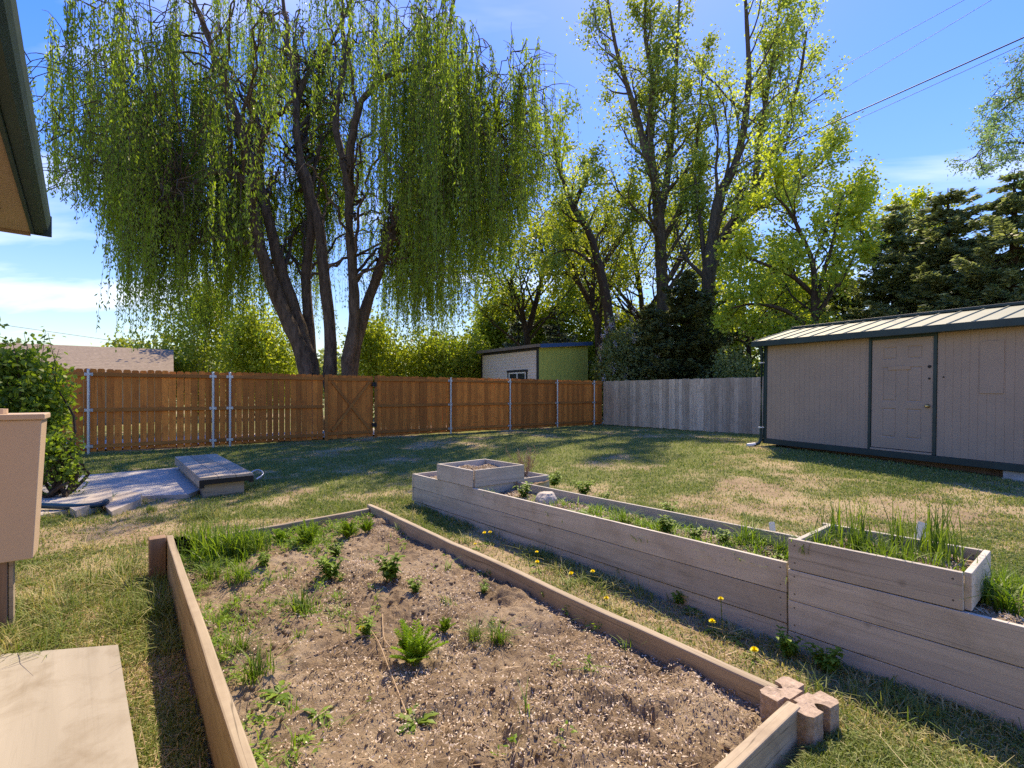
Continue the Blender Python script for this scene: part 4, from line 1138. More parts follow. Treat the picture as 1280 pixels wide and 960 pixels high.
# ------------------------------------------------------------------ conifers
def conifer(name, label, base, h, r, mat, seed, tiers=26, per=11, group=None, droop=.25, fill=1., low=.04, needle=(.16, .05), topcone=1., lean=0.):
    rg = np.random.default_rng(seed); base = np.array(base, float); mb = MB()
    mb.tube([base + np.array([0, 0, -.1]), base + np.array([lean * .3, 0, h * .5]), base + np.array([lean, 0, h])], [r * .075 + .05, r * .045 + .03, .012], 9)
    C = []; D = []
    for i in range(tiers):
        t = low + (1 - low) * (i + rg.random() * .6) / tiers; z = h * t; R = r * (1 - t) ** .6 * topcone * rg.uniform(.6, 1.2) + .12
        for j in range(max(4, int(per * (1 - .45 * t)))):
            a = rg.uniform(0, 2 * np.pi); Rr = R * rg.uniform(.45, 1.2); p0 = base + np.array([lean * t, 0, z])
            p1 = p0 + np.array([math.cos(a) * Rr, math.sin(a) * Rr, -Rr * droop * rg.uniform(.4, 1.2)]); pm = (p0 + p1) / 2 + np.array([0, 0, -Rr * .10]); p1[2] += Rr * .12
            pl = smooth_path([p0, pm, p1], 7); mb.tube(pl, np.linspace(.03, .006, 7), 4, cap=False)
            dv = unit(p1 - p0); sd = np.array([-dv[1], dv[0], 0]); sd = sd / (np.linalg.norm(sd) + 1e-6)
            m = int(max(14, Rr * 120 * fill)); tt = rg.random(m) ** .75
            w = (1 - tt) * .42 * Rr + .07
            off = rg.uniform(-1, 1, m) * w
            x = tt * 6; ii = np.minimum(x.astype(int), 5); f = (x - ii)[:, None]; cpt = pl[ii] * (1 - f) + pl[ii + 1] * f
            c = cpt + sd * off[:, None] + rg.normal(size=(m, 3)) * .035; c[:, 2] -= abs(off) * .25 + rg.random(m) * .09
            C.append(c); D.append(dv + sd * np.sign(off)[:, None] * .9 + rg.normal(size=(m, 3)) * .35)
    C = np.concatenate(C); D = np.concatenate(D); m = len(C)
    v, q = leaf_quads(C, D, rand_dirs(m, rg, .8), needle[0] * rg.uniform(.6, 1.4, m), needle[1] * rg.uniform(.7, 1.3, m))
    root = thing(name, label, 'tree', Vector(base), group)
    obj('trunk', mb.mesh('trunk'), M['bark3'], root, Matrix.Identity(4))
    obj('crown', np_mesh('crown', v, q, rg.random(m) ** 1.3), mat, root, Matrix.Identity(4))
    return root
def cbase(px, Y): return ((px - 640) / F * Y, Y, 0)
def hgt(py, Y): return CH + (HZ - py) / F * Y
conifer('juniper_tree', 'dark bushy evergreen standing behind the grey fence', cbase(858, 23), hgt(338, 23), 2.75, M['juniper'], 1, 30, 15, None, .06, 1.3, .02, (.2, .08), 1.25)
conifer('juniper_tree', 'narrow dark evergreen crowding the lilac bush on its right side', cbase(812, 23.), hgt(378, 23.), 1.6, M['juniper'], 2, 24, 12, None, .1, 1.2, .02, (.2, .08), 1.2)
G = 'spruces behind the storage shed'
conifer('spruce_tree', 'dark spruce cut by the right edge of the view, tallest of the spruces', cbase(1268, 17), hgt(212, 17), 4.0, M['spruce'], 3, 30, 14, G, .16, 1.1, .1, (.2, .07), 1.15)
conifer('spruce_tree', 'broad dark spruce directly above the right half of the shed roof', cbase(1185, 19), hgt(235, 19), 4.0, M['spruce'], 4, 30, 14, G, .16, 1.1, .1, (.2, .07), 1.2)
conifer('spruce_tree', 'smaller spruce nearest the yellow maple with thin top', cbase(1120, 21), hgt(252, 21), 3.6, M['spruce'], 5, 28, 13, G, .16, 1., .1, (.21, .075), 1.15)
conifer('spruce_tree', 'low dark spruce between maple trunk and shed roof', cbase(1055, 23), hgt(335, 23), 2.8, M['spruce'], 6, 22, 12, G, .16, 1., .02, (.21, .08), 1.25)
G = 'blue green spruces over the lime shed'
conifer('spruce_tree', 'blue green spruce poking up over the white wall of the lime shed', cbase(648, 33), hgt(392, 33), 2.8, M['bluespruce'], 7, 16, 10, G, .15, .9, .05, (.22, .08), 1.2)
conifer('spruce_tree', 'blue green spruce with arched top over the lime green wall', cbase(698, 31), hgt(384, 31), 2.6, M['bluespruce'], 8, 16, 10, G, .15, .9, .05, (.22, .08), 1.2)
conifer('spruce_tree', 'far dark spruce low behind the fence gate of the yard', cbase(545, 34), hgt(412, 34), 2.6, M['juniper'], 9, 16, 10, None, .15, .9, .05, (.22, .08), 1.2)

# ------------------------------------------------------------------ shrubs and background bushes
def bush(name, label, c, rx, ry, h, mat, seed, nl=9000, leaf=(.1, .06), stems=14, group=None, flower=None, barkm='bark3', z0=0., lobes=16, cat='shrub'):
    rg = np.random.default_rng(seed); c = np.array(c, float); mb = MB(); C = []; 
    lob = []
    for i in range(lobes):
        a = rg.uniform(0, 6.28); rr = math.sqrt(rg.random()) * .75; zz = rg.uniform(.25, .95)
        k = math.sqrt(max(0, 1 - (zz * .8) ** 2))
        lob.append((c + np.array([math.cos(a) * rx * rr * k, math.sin(a) * ry * rr * k, z0 + h * zz * .92]), rg.uniform(.2, .42)))
    for i in range(stems):
        L, _ = lob[i % lobes]; p0 = c + np.array([*rg.normal(size=2) * .12, 0]); mb.tube(smooth_path([p0, (p0 * .5 + L * .5) + np.array([*rg.normal(size=2) * .15, .1]), L], 7), np.linspace(.03, .008, 7), 5, cap=False)
    per = nl // lobes
    for L, s in lob:
        m = per; d = rand_dirs(m, rg); r_ = rg.random(m)[:, None] ** .5
        C.append(L + d * r_ * np.array([rx * s * 1.3, ry * s * 1.3, h * s * .8]))
    for i in range(int(lobes * 2.5)):                    # sprays that break the outline
        L, s = lob[rg.integers(lobes)]; d = rand_dirs(1, rg, .7)[0]; p1 = L + d * np.array([rx, ry, h]) * s * rg.uniform(1.0, 1.7); m = 26
        t = rg.random((m, 1)); C.append(L + (p1 - L) * t + rg.normal(size=(m, 3)) * .05 * max(1, rx)); mb.tube([L, (L + p1) / 2 + rg.normal(size=3) * .03, p1], [.008, .006, .003], 4, cap=False)
    C = np.concatenate(C); C[:, 2] = np.maximum(C[:, 2], z0 + .03); m = len(C)
    v, q = leaf_quads(C, rand_dirs(m, rg), rand_dirs(m, rg, .6), leaf[0] * rg.uniform(.6, 1.3, m), leaf[1] * rg.uniform(.7, 1.3, m))
    root = thing(name, label, cat, Vector(c), group)
    obj('stem', mb.mesh('stem'), M[barkm], root, Matrix.Identity(4))
    tn = np.clip(fbm(C[:, 0] * 1.5 + C[:, 2], C[:, 1] * 1.5 - C[:, 2], seed, 2) - .25 + rg.random(m) * .5, 0, 1)
    obj('foliage', np_mesh('foliage', v, q, tn), mat, root, Matrix.Identity(4))
    if flower:
        F_ = []
        for i in range(flower):
            L, s = lob[rg.integers(lobes)]; d = rand_dirs(1, rg, .5)[0]; p = L + d * np.array([rx, ry, h]) * s * 1.25; mm = 26
            F_.append(p + rg.normal(size=(mm, 3)) * np.array([.06, .06, .12]))
        F_ = np.concatenate(F_); mm = len(F_); v, q = leaf_quads(F_, rand_dirs(mm, rg), rand_dirs(mm, rg), .07, .06)
        obj('blossom', np_mesh('blossom', v, q, rg.random(mm)), M['lilac'], root, Matrix.Identity(4))
    return root
bush('lilac_bush', 'pale lilac bush in bloom between lime shed and dark evergreen', cbase(782, 23), 1.9, 1.3, hgt(418, 23), M['lilac_leaf'], 31, 16000, (.14, .10), 14, None, 70, 'bark3', 0., 30)
bush('shrub', 'leafy green shrub at the left edge beside the tan cabinet', (-6.75, 6.75, 0), .60, .7, 1.55, M['shrub'], 32, 7000, (.085, .05), 26, None, None, 'bark3', .42, 26)
bush('shrub', 'low sparse shoots of shrub spilling onto the concrete slab', (-5.75, 6.2, 0), .34, .3, .75, M['shrub'], 33, 700, (.06, .035), 14, None, None, 'bark3', .05, 12)
GB = 'bushes behind the willow'
for i, (px, py, Y, rx, lab) in enumerate([
        (175, 425, 27, 3.2, 'sunlit green bush right beside the tan shingle roof'), (250, 345, 29, 3.6, 'tall bright bush behind the left willow curtains'),
        (325, 380, 27, 2.8, 'bright bush left of the willow trunks'), (480, 400, 27, 3.0, 'bright bush just right of the willow trunks'),
        (545, 420, 28, 3.0, 'bright bush seen under the right willow curtains'), (590, 425, 30, 2.6, 'yellow green bush next to the white shed wall')]):
    bush('background_bush', lab, cbase(px, Y), rx, 2.2, hgt(py, Y), M['bright'], 40 + i, 8500, (.19, .14), 14, GB, None, 'bark3', 0., 26)
for i, (px, py, Y, rx, lab) in enumerate([(640, 360, 37, 4.0, 'tall sunlit bush far behind the white shed wall'), (715, 340, 38, 4.2, 'tall sunlit foliage far behind the lime green wall'), (790, 380, 36, 4.0, 'yellow green foliage low behind the lilac bush'),
        (905, 390, 33, 3.6, 'yellow green foliage low between the evergreens and maple'), (1000, 350, 34, 4.0, 'sunlit foliage far behind the maple trunk')]):
    bush('background_bush', lab, cbase(px, Y), rx, 2.5, hgt(py, Y), M['bright'], 140 + i, 15000, (.26, .2), 12, 'far foliage behind the sheds', None, 'bark3', 0., 34)
bush('background_bush', 'dull bush between evergreen and storage shed, low behind grey fence', cbase(930, 19.5), 1.7, 1.2, hgt(440, 19.5), M['lilac_leaf'], 48, 5000, (.12, .08), 10)
bush('background_bush', 'dark leafy bush behind the shed roof at its left end', cbase(1000, 18.5), 2.2, 1.2, hgt(400, 18.5), M['shrub'], 49, 7000, (.12, .08), 10)

# distant tree belt closing the horizon
rg = np.random.default_rng(77); C = []; mb = MB()
for i in range(120):
    a = rg.uniform(-1.25, 1.25); R = rg.uniform(75, 110); c = np.array([math.sin(a) * R, math.cos(a) * R, 0]); hh = rg.uniform(5, 9.5); m = 420
    d = rand_dirs(m, rg); C.append(c + np.array([0, 0, hh * .55]) + d * rg.random((m, 1)) ** .4 * np.array([hh * .5, hh * .5, hh * .5]))
C = np.concatenate(C); C[:, 2] = np.maximum(C[:, 2], .2); m = len(C); v, q = leaf_quads(C, rand_dirs(m, rg), rand_dirs(m, rg, .5), .9, .7)
tag(obj('distant_woods', np_mesh('distant_woods', v, q, rg.random(m)), M['lilac_leaf']), 'hazy belt of far trees beyond the gardens', 'woods', None, 'stuff')

# ------------------------------------------------------------------ overhead wires
def wire(label, p0, p1, r, sag, ext=0.):
    p0 = np.array(p0); p1 = np.array(p1); d = p0 - p1; p0 = p0 + d * ext
    t = np.linspace(0, 1, 24)[:, None]; pts = p0 * (1 - t) + p1 * t; pts[:, 2] -= (4 * sag * t * (1 - t))[:, 0]
    mb = MB(); mb.tube(pts, r, 6)
    tag(obj('power_line', mb.mesh('power_line', True), M['wire']), label, 'wire', 'overhead wires')
wire('thick black overhead cable crossing down from the upper right corner', atY(1266, 53, 13), atY(600, 350, 40), .018, .0, .5)
wire('thin overhead wire just below the thick black cable', atY(1253, 53, 13.2), atY(590, 358, 40), .008, .35, .5)
wire('thin high wire at upper right, left one of the faint pair', atY(1108, 53, 20), atY(760, 243, 38), .009, .0, .8)
wire('thin high wire at upper right, right one of the faint pair', atY(1151, 53, 20), atY(800, 264, 38), .009, .0, .8)
wire('thin wire sloping across the sky above the tan shingle roof', atY(-60, 397, 30), atY(240, 440, 34), .012, .0, .3)

# ------------------------------------------------------------------ things in the yard, left
mb = MB(); pts = [at(48, 607, 0), at(85, 600, 0), at(228, 587.5, 0), at(262, 612, 0), at(235, 623, 0), at(165, 626, 0), at(136, 636, 0), at(40, 640, 0), at(-40, 640, 0), at(-20, 612, 0)]
c_ = sum((Vector(p_) for p_ in pts), Vector()) / len(pts); pts = pts[::-1]
mb.prism([(p_.x - c_.x, p_.y - c_.y) for p_ in pts], -.06, .055)
tag(obj('concrete_slab', mb.mesh('concrete_slab'), M['concrete'], None, Matrix.Translation((c_.x, c_.y, .0)), .012), 'flat weathered concrete slab under the end of the wooden hatch', 'slab')
for lab, ps, z1 in (('broken concrete chunk tilted against the slab edge, darker of two', [(96, 650), (142, 634), (140, 624), (128, 626), (88, 645)], .12),
                    ('broken flat concrete piece lying on bare dirt by the slab', [(132, 640), (140, 647), (176, 634), (178, 627), (164, 624), (146, 627)], .085),
                    ('low concrete piece at the foot of the slab next to tan cabinet', [(40, 652), (60, 648), (86, 645), (82, 637), (40, 640)], .05)):
    P3 = [at(x, y, 0) for x, y in ps]; c_ = sum((Vector(p_) for p_ in P3), Vector()) / len(P3)
    poly = [(p_.x - c_.x, p_.y - c_.y) for p_ in P3]
    if sum(poly[i][0] * poly[(i + 1) % len(poly)][1] - poly[(i + 1) % len(poly)][0] * poly[i][1] for i in range(len(poly))) < 0: poly = poly[::-1]
    mb = MB(); mb.prism(poly, -.05, z1)
    m = Matrix.Translation((c_.x, c_.y, .005)) @ Matrix.Rotation(math.radians(4), 4, 'X') @ Matrix.Rotation(math.radians(-3), 4, 'Y')
    tag(obj('concrete_piece', mb.mesh('concrete_piece'), M['concrete2'], None, m, .015), lab, 'concrete', 'broken concrete pieces')
mb = MB(); hp = [at(x, y, .10) for x, y in ((20, 631), (52, 632), (80, 633), (105, 633), (126, 630), (133, 627))]
mb.tube(smooth_path(hp, 20), .032, 10); tag(obj('band', mb.mesh('band', True), M['teal']), 'dark teal band lying along the near edge of the concrete slab', 'band')  # round dark teal band run along the slab's near edge
# hatch: box with an overhanging plank lid
A_, B_, C_, D_ = at(249.7, 597.5, .27), at(311.6, 590.5, .27), at(267.5, 567, .27), at(218, 570.5, .27)
hx = (B_ - A_); hw = .60; hy = ((D_ - A_) + (C_ - B_)) / 2; hl = hy.length
HX = Vector((-hy.y, hy.x, 0)).normalized() * -1
hf = frame(Vector((A_.x, A_.y, 0)), HX)                # x to the right, y away
hatch = thing('wooden_hatch', 'low wooden box with overhanging grey plank lid on the concrete slab', 'hatch', hf)
hw = .62
for i in range(3):
    for j in range(2):
        mb = MB(); a = i * hw / 3; b0 = j * hl / 2
        mb.box(a + .003, a + hw / 3 - .003, b0 + .003, b0 + hl / 2 - .003, .235, .27, RNG.random())
        o = obj('lid_plank', mb.mesh('lid_plank'), M['lid_wood'], hatch, hf @ Matrix.Rotation(0, 4, 'Z'), .003)
mb = MB(); mb.box(0, .02, .022, hl, .14, .234, .5); mb.box(hw - .02, hw, .022, hl, .14, .234, .5); mb.box(.021, hw - .021, hl - .02, hl, .14, .234, .5); obj('lid_side', mb.mesh('lid_side'), M['lid_wood'], hatch, hf, .002)
mb = MB(); mb.box(-.004, hw + .004, -.002, .02, .175, .2335); mb.box(-.004, .05, -.002, .02, .13, .174); mb.box(hw - .05, hw + .004, -.002, .02, .15, .174); obj('lid_edge', mb.mesh('lid_edge'), M['black_metal'], hatch, hf)
mb = MB(); mb.box(.05, hw - .1, .06, hl - .25, -.05, .233, .3); obj('box', mb.mesh('box'), M['timber'], hatch, hf, .004)
mb = MB(); hp = [(hw - .002, .34, .20), (hw + .10, .36, .25), (hw + .16, .30, .25), (hw + .15, .12, .22), (hw + .05, .06, .17)]
mb.tube(smooth_path(hp, 18), .010, 8); obj('handle', mb.mesh('handle', True), M['galv'], hatch, hf)

# tan cabinet on posts
EB = at(46, 697, .41); EB = Vector(atY(42, 697, 2.8)); ET = Vector(atY(53, 517, 2.8))
EM = frame((ET.x, ET.y, 0), V)                         # x = V (right), y = U (away); front face at y = 0
cab = thing('utility_cabinet', 'tan painted box cabinet on wooden legs at the left edge', 'cabinet', EM)
zb, zt_ = EB.z, ET.z
tl = -.95; ti = .04
def taper(z): return ti * (zt_ - z) / (zt_ - zb)
mb = MB(); v = []
for z in (zb, zt_ - .035):
    k = taper(z); v += [(tl + k, 0 + k * .3, z), (-k, 0 + k * .3, z), (-k, .26 - k * .3, z), (tl + k, .26 - k * .3, z)]
mb.add(v, [(3, 2, 1, 0), (4, 5, 6, 7), (0, 1, 5, 4), (1, 2, 6, 5), (2, 3, 7, 6), (3, 0, 4, 7)]); obj('body', mb.mesh('body'), M['tan_box'], cab, EM, .006)
mb = MB(); mb.box(tl - .012, .012, -.014, .272, zt_ - .034, zt_ - .001); obj('lid', mb.mesh('lid'), M['tan_box'], cab, EM, .006)
mb = MB(); k_ = 20; ci = [(-.235 + .085 * math.cos(a), .10 + .06 * math.sin(a)) for a in np.linspace(0, 2 * np.pi, k_, endpoint=False)]; mb.prism(ci, zt_, zt_ + .028); obj('cap', mb.mesh('cap'), M['tan_box'], cab, EM, .008)
for (a, b, yy) in ((-.215, -.145, .03), (-.85, -.79, .03), (-.22, -.16, .15), (-.85, -.79, .15)):
    mb = MB(); mb.box(a, b, yy, yy + .085, -.05, zb - .002, .4); obj('leg', mb.mesh('leg'), M['stake'], cab, EM, .004)
mb = MB(); mb.box(-.142, -.122, .04, .1, .0, zb - .002, .8); obj('leg_strip', mb.mesh('leg_strip'), M['timber'], cab, EM, .003)

# plywood sheet on the ground
PZ = .05
A_, B_, C_ = at(147, 803, PZ), at(164, 905, PZ), at(0, 816, PZ)
ux = (B_ - A_); ul = (A_ - C_)
pm = frame((A_.x, A_.y, 0), ux); mb = MB()
inv = pm.inverted()
w1 = inv @ Vector((C_.x, C_.y, 0))
dirv = Vector((w1.x, w1.y, 0)).normalized() * 1.35
poly = [(.0, -.05), (.03, .0), (1.25, .0), (1.25 + dirv.x, dirv.y), (dirv.x, dirv.y)]
if sum(poly[i][0] * poly[(i + 1) % 5][1] - poly[(i + 1) % 5][0] * poly[i][1] for i in range(5)) < 0: poly = poly[::-1]
mb.prism(poly, PZ - .02, PZ)
tag(obj('plywood_sheet', mb.mesh('plywood_sheet'), M['ply'], None, pm, .002), 'pale weathered plywood sheet lying on the grass at lower left', 'plywood')
# black pot behind the stake
bp = at(224, 694, 0); mb = MB(); mb.tube([(0, 0, 0), (0, 0, .13), (0, 0, .135), (0, 0, .135), (0, 0, .03)], [.06, .08, .088, .075, .055], 18)
tag(obj('flower_pot', mb.mesh('flower_pot', True), M['black_pot'], None, Matrix.Translation((bp.x, bp.y, .0))), 'small black plastic pot half hidden in weeds behind the stake', 'pot')

# ------------------------------------------------------------------ things in the raised bed
def on(fn, px, py, z):
    p = at(px, py, z); z2_ = float(fn(np.array(p.x), np.array(p.y))); p = at(px, py, z2_); return Vector((p.x, p.y, float(fn(np.array(p.x), np.array(p.y)))))
p = on(f_long, 682, 630, .29)
bm = bmesh.new(); bmesh.ops.create_icosphere(bm, subdivisions=4, radius=1)
for vt in bm.verts:
    c = vt.co; r_ = 1 + .45 * (float(fbm(c.x * 1.5 + 3, c.y * 1.5 + c.z, 8, 3)) - .5) + .12 * (float(fbm(c.x * 6, c.y * 6 + c.z * 5, 18, 2)) - .5)
    c *= r_; c.x = max(-.85, min(.8, c.x)); c.z = min(.8, c.z)
me = bpy.data.meshes.new('rock'); bm.to_mesh(me); bm.free()
tag(obj('rock', me, M['rock'], None, Matrix.Translation(p + Vector((0, 0, .03))) @ Matrix.Rotation(.5, 4, 'Z') @ Matrix.Diagonal((.115, .09, .10, 1))), 'pale rounded rock sitting in the far end of the raised bed', 'rock')
for (px, py, fn, z, hh, ww, lab, tilt) in ((967, 677, f_long, .32, .125, .045, 'white plant marker standing in the long low bed', 0), (1148, 682, f_near, .52, .125, .062, 'white plant marker leaning among the onion grass', .32)):
    p = on(fn, px, py, z); mb = MB(); mb.prism([(-ww / 2, -.06), (ww / 2, -.06), (ww / 2, hh - .006), (ww / 2 - .006, hh), (-ww / 2 + .006, hh), (-ww / 2, hh - .006)], -.0015, .0015)
    m = Matrix.Translation(p) @ Matrix.Rotation(.2 - tilt, 4, 'Z') @ Matrix.Rotation(tilt, 4, 'Y') @ Matrix.Rotation(math.radians(90 - 8), 4, 'X')
    tag(obj('plant_marker', mb.mesh('plant_marker'), M['marker'], None, m), lab, 'marker', 'white plant markers')

# ------------------------------------------------------------------ small plants
def blades(rg, n_, h, spread, wid, lean=.5, seg=4, hv=.5):
    """bent grass blades about the origin"""
    vs_, fs = [], []
    b0 = rg.normal(size=(n_, 2)) * spread; a = rg.uniform(0, 6.28, n_); ln = np.abs(rg.normal(size=n_)) * lean + .08; hh = h * rg.uniform(1 - hv, 1.1, n_); w = wid * rg.uniform(.6, 1.2, n_)
    t = np.linspace(0, 1, seg + 1)
    out = np.stack([np.cos(a), np.sin(a)], -1)
    ctr = np.zeros((n_, seg + 1, 3)); bend = ln[:, None] * hh[:, None] * t[None] ** 2
    ctr[:, :, :2] = b0[:, None] + out[:, None] * bend[..., None]; ctr[:, :, 2] = hh[:, None] * (t[None] - .32 * ln[:, None].clip(0, 1.3) * t[None] ** 2.5)
    sd = np.stack([-out[:, 1], out[:, 0], np.zeros(n_)], -1); ww = w[:, None] * (1 - t[None] ** 1.7) * .5 + .0004
    v = np.concatenate([ctr - sd[:, None] * ww[..., None], ctr + sd[:, None] * ww[..., None]], 1)   # n,2(seg+1),3
    k = seg + 1; f = []
    for i in range(seg): f.append((i, i + 1, k + i + 1, k + i))
    f = (np.arange(n_)[:, None, None] * 2 * k + np.array(f)[None]).reshape(-1, 4)
    return v.reshape(-1, 3), f, np.repeat(rg.random(n_), seg)


def grass_clump_mesh(seed, n_, h, spread, wid, lean=.5):
    rg = np.random.default_rng(seed); v, f, t = blades(rg, n_, h, spread, wid, lean); return np_mesh('grass_clump', v, f, t)


def fern_mesh(seed, n_, h):
    """feathery carrot-like fronds"""
    rg = np.random.default_rng(seed); C = []; D = []; mb = MB()
    for i in range(n_):
        a = rg.uniform(0, 6.28); ln = min(abs(rg.normal()) * .5 + .06, 1.0); L = h * rg.uniform(.55, 1.1) * (1 - .35 * ln); o = np.array([math.cos(a), math.sin(a), 0])
        t = np.linspace(0, 1, 6)[:, None]; pl = o * (.015 + ln * L * t ** 1.6) + np.array([0, 0, 1]) * L * (t - .2 * ln * t ** 2); mb.tube(pl, np.linspace(.0022, .001, 6), 3, .5, False)
        for tt in np.linspace(.25, 1, 11):
            p, d = along(pl, tt); s = np.cross(d, [0, 0, 1.]); s = unit(s + 1e-6); sl = L * .26 * (1.15 - tt)
            for sg in (-1, 1):
                dd = unit(s * sg + d * .7 + np.array([0, 0, .1])); m = 7
                for u in np.linspace(.1, 1, m + 3):
                    for e in (-1, 1):
                        C.append(p + dd * sl * u + rg.normal(size=3) * .0015); D.append(dd + np.cross(dd, [0, 0, 1.]) * e * .8)
    C = np.array(C); D = np.array(D); m = len(C); v, q = leaf_quads(C + unit(D) * .006, D, rand_dirs(m, rg, .8), .016 * rg.uniform(.6, 1.3, m) * (h / .2) ** .5, .0032 * (h / .2) ** .5)
    mb.add(v, q, .5); me = mb.mesh('fern'); 
    return me


def ovate(mb, base, d, L, wd, curl, tone, rg, toothed=False):
    """a broad leaf: ribbon of quads bending down"""
    d = unit(np.array(d, float)); s = unit(np.cross(d, [0, 0, 1.]) + 1e-6); k = 7; v = []
    p = np.array(base, float); dd = d.copy()
    for i in range(k):
        t = i / (k - 1); w = wd * (math.sin(math.pi * min(1, t * .92 + .08)) ** .8) * .5
        if toothed: w *= (.55 if i % 2 else 1.1)
        if i == k - 1: w = .0005
        nrm = np.cross(s, dd); v += [p - s * w + nrm * w * .25, p, p + s * w + nrm * w * .25]
        dd = unit(dd + np.array([0, 0, -curl])); p = p + dd * L / (k - 1)
    f = []
    for i in range(k - 1):
        for j in range(2): a = i * 3 + j; f.append((a, a + 1, a + 4, a + 3))
    mb.add(v, f, tone)


def rosette_mesh(seed, n_, L, wd, rise=.6, toothed=False, name='weed'):
    rg = np.random.default_rng(seed); mb = MB()
    for i in range(n_):
        a = rg.uniform(0, 6.28); r = rise * rg.uniform(.4, 1.4); ovate(mb, (math.cos(a) * .01, math.sin(a) * .01, .005), (math.cos(a), math.sin(a), r), L * rg.uniform(.55, 1.15), wd * rg.uniform(.7, 1.2), rg.uniform(.08, .3), rg.random(), rg, toothed)
    return mb.mesh(name, True)


def leafy_mesh(seed, n_, h, L, wd):
    """upright branching weed with small leaves"""
    rg = np.random.default_rng(seed); mb = MB()
    for i in range(n_):
        a = rg.uniform(0, 6.28); ln = rg.uniform(.1, .8); Lh = h * rg.uniform(.5, 1.1); o = np.array([math.cos(a) * ln, math.sin(a) * ln, 1]); o = unit(o)
        pl = np.array([o * Lh * t + np.array([math.cos(a), math.sin(a), 0]) * .1 * Lh * t * t for t in np.linspace(0, 1, 5)]); mb.tube(pl, np.linspace(.003, .0012, 5), 4, .4, False)
        for t in np.linspace(.25, 1, 6):
            for e in range(2):
                p, d = along(pl, t); b = rg.uniform(0, 6.28); ovate(mb, p, (math.cos(b), math.sin(b), rg.uniform(.1, .8)), L * rg.uniform(.6, 1.2), wd * rg.uniform(.7, 1.2), .15, rg.random(), rg)
    return mb.mesh('weed', True)


def flower_mesh(seed):
    rg = np.random.default_rng(seed); C = []; D = []; Nn = []
    for ring, (m, r, el_) in enumerate(((22, .016, .15), (18, .012, .5), (14, .008, .9), (8, .004, 1.3))):
        for i in range(m):
            a = 2 * np.pi * (i + rg.random() * .4) / m; d = np.array([math.cos(a) * math.cos(el_), math.sin(a) * math.cos(el_), math.sin(el_)])
            C.append(d * r * .62 + np.array([0, 0, .002 * ring])); D.append(d); Nn.append(np.array([-math.cos(a) * math.sin(el_), -math.sin(a) * math.sin(el_), math.cos(el_)]))
    v, q = leaf_quads(np.array(C), np.array(D), np.array(Nn), .0185, .0062); mb = MB(); mb.add(v, q, rg.random(len(q)))
    return mb.mesh('flower')


def ground_at(px, py, where):
    if where == 'soil':
        z = .02
        for _ in range(6):
            p = at(px, py, z); z = float(soil_z(np.array(p.x), np.array(p.y)))
        return Vector((p.x, p.y, z))
    if where == 'lawn': return at(px, py)
    fn, z = where; return on(fn, px, py, z)

# dandelions (flower pixel; the flower stands a little above the ground)
DF = [flower_mesh(s) for s in (1, 2, 3)]; DL = [rosette_mesh(60 + s, 11, .11, .024, .35, True, 'leaves') for s in range(3)]
dl = [(605.6, 666, .10, 'lawn', 'dandelion by the far foot of the raised bed, left flower of a touching pair', 1), (612.6, 665.4, .10, 'lawn', 'dandelion by the far foot of the raised bed, right flower of a touching pair', 1),
      (594, 680, .05, 'lawn', 'small dandelion flower low in the grass just left of a touching pair of flowers', .8), (671, 690, .10, 'lawn', 'dandelion in the bed shadow, farther of the two in line', .8),
      (671.5, 702.5, .08, 'lawn', 'dandelion in the strip between beds, nearer of the two in line', 1), (714, 717, .05, 'lawn', 'low yellow dandelion with pale leaves against the brown timber edge', 1.1),
      (741, 714.5, .09, 'lawn', 'orange yellow dandelion close under the middle raised bed boards', 1), (758, 748, .05, 'lawn', 'dandelion right at the timber edge where the strip turns to bare dirt', 1),
      (901, 748.6, .19, 'lawn', 'tallest dandelion on a long bare stalk before the raised bed', .9), (890.5, 777, .07, 'lawn', 'dandelion with wide dark leaves in the raised bed shadow', 1.15),
      (943, 812.5, .05, 'lawn', 'low dandelion in short grass nearest the tan corner block', 1.15), (452.6, 785.7, .05, 'soil', 'single yellow dandelion growing in the dug soil', 1.2)]
for i, (px, py, hz, where, lab, sc) in enumerate(dl):
    p = at(px, py, hz + (.0 if where == 'lawn' else .02)); base = Vector((p.x, p.y, 0)); base.z = float(zg(p.x, p.y)) if where == 'lawn' else float(soil_z(np.array(p.x), np.array(p.y)))
    hz = max(.03, p.z - base.z)
    m = Matrix.Translation(base); t_ = thing('dandelion', lab, 'flower', m, 'dandelions')
    mb = MB(); mb.tube(smooth_path([(.01, .0, 0), (.006, .004, hz * .6), (0, 0, hz)], 6), .0022, 5); obj('stem', mb.mesh('stem'), M['weed'], t_, m)
    mm = m @ Matrix.Translation((0, 0, hz)) @ Matrix.Rotation(random.uniform(.1, .5), 4, (random.uniform(.3, 1), -1, 0)) @ Matrix.Diagonal((1.02 * sc, 1.02 * sc, .95 * sc, 1))
    obj('flower', DF[i % 3], M['petal'] if not len(DF[i % 3].materials) else None, t_, mm)
    obj('leaves', DL[i % 3], M['weed'] if not len(DL[i % 3].materials) else None, t_, m @ Matrix.Rotation(i * 1.3, 4, 'Z') @ Matrix.Diagonal((.8, .8, .8, 1)))

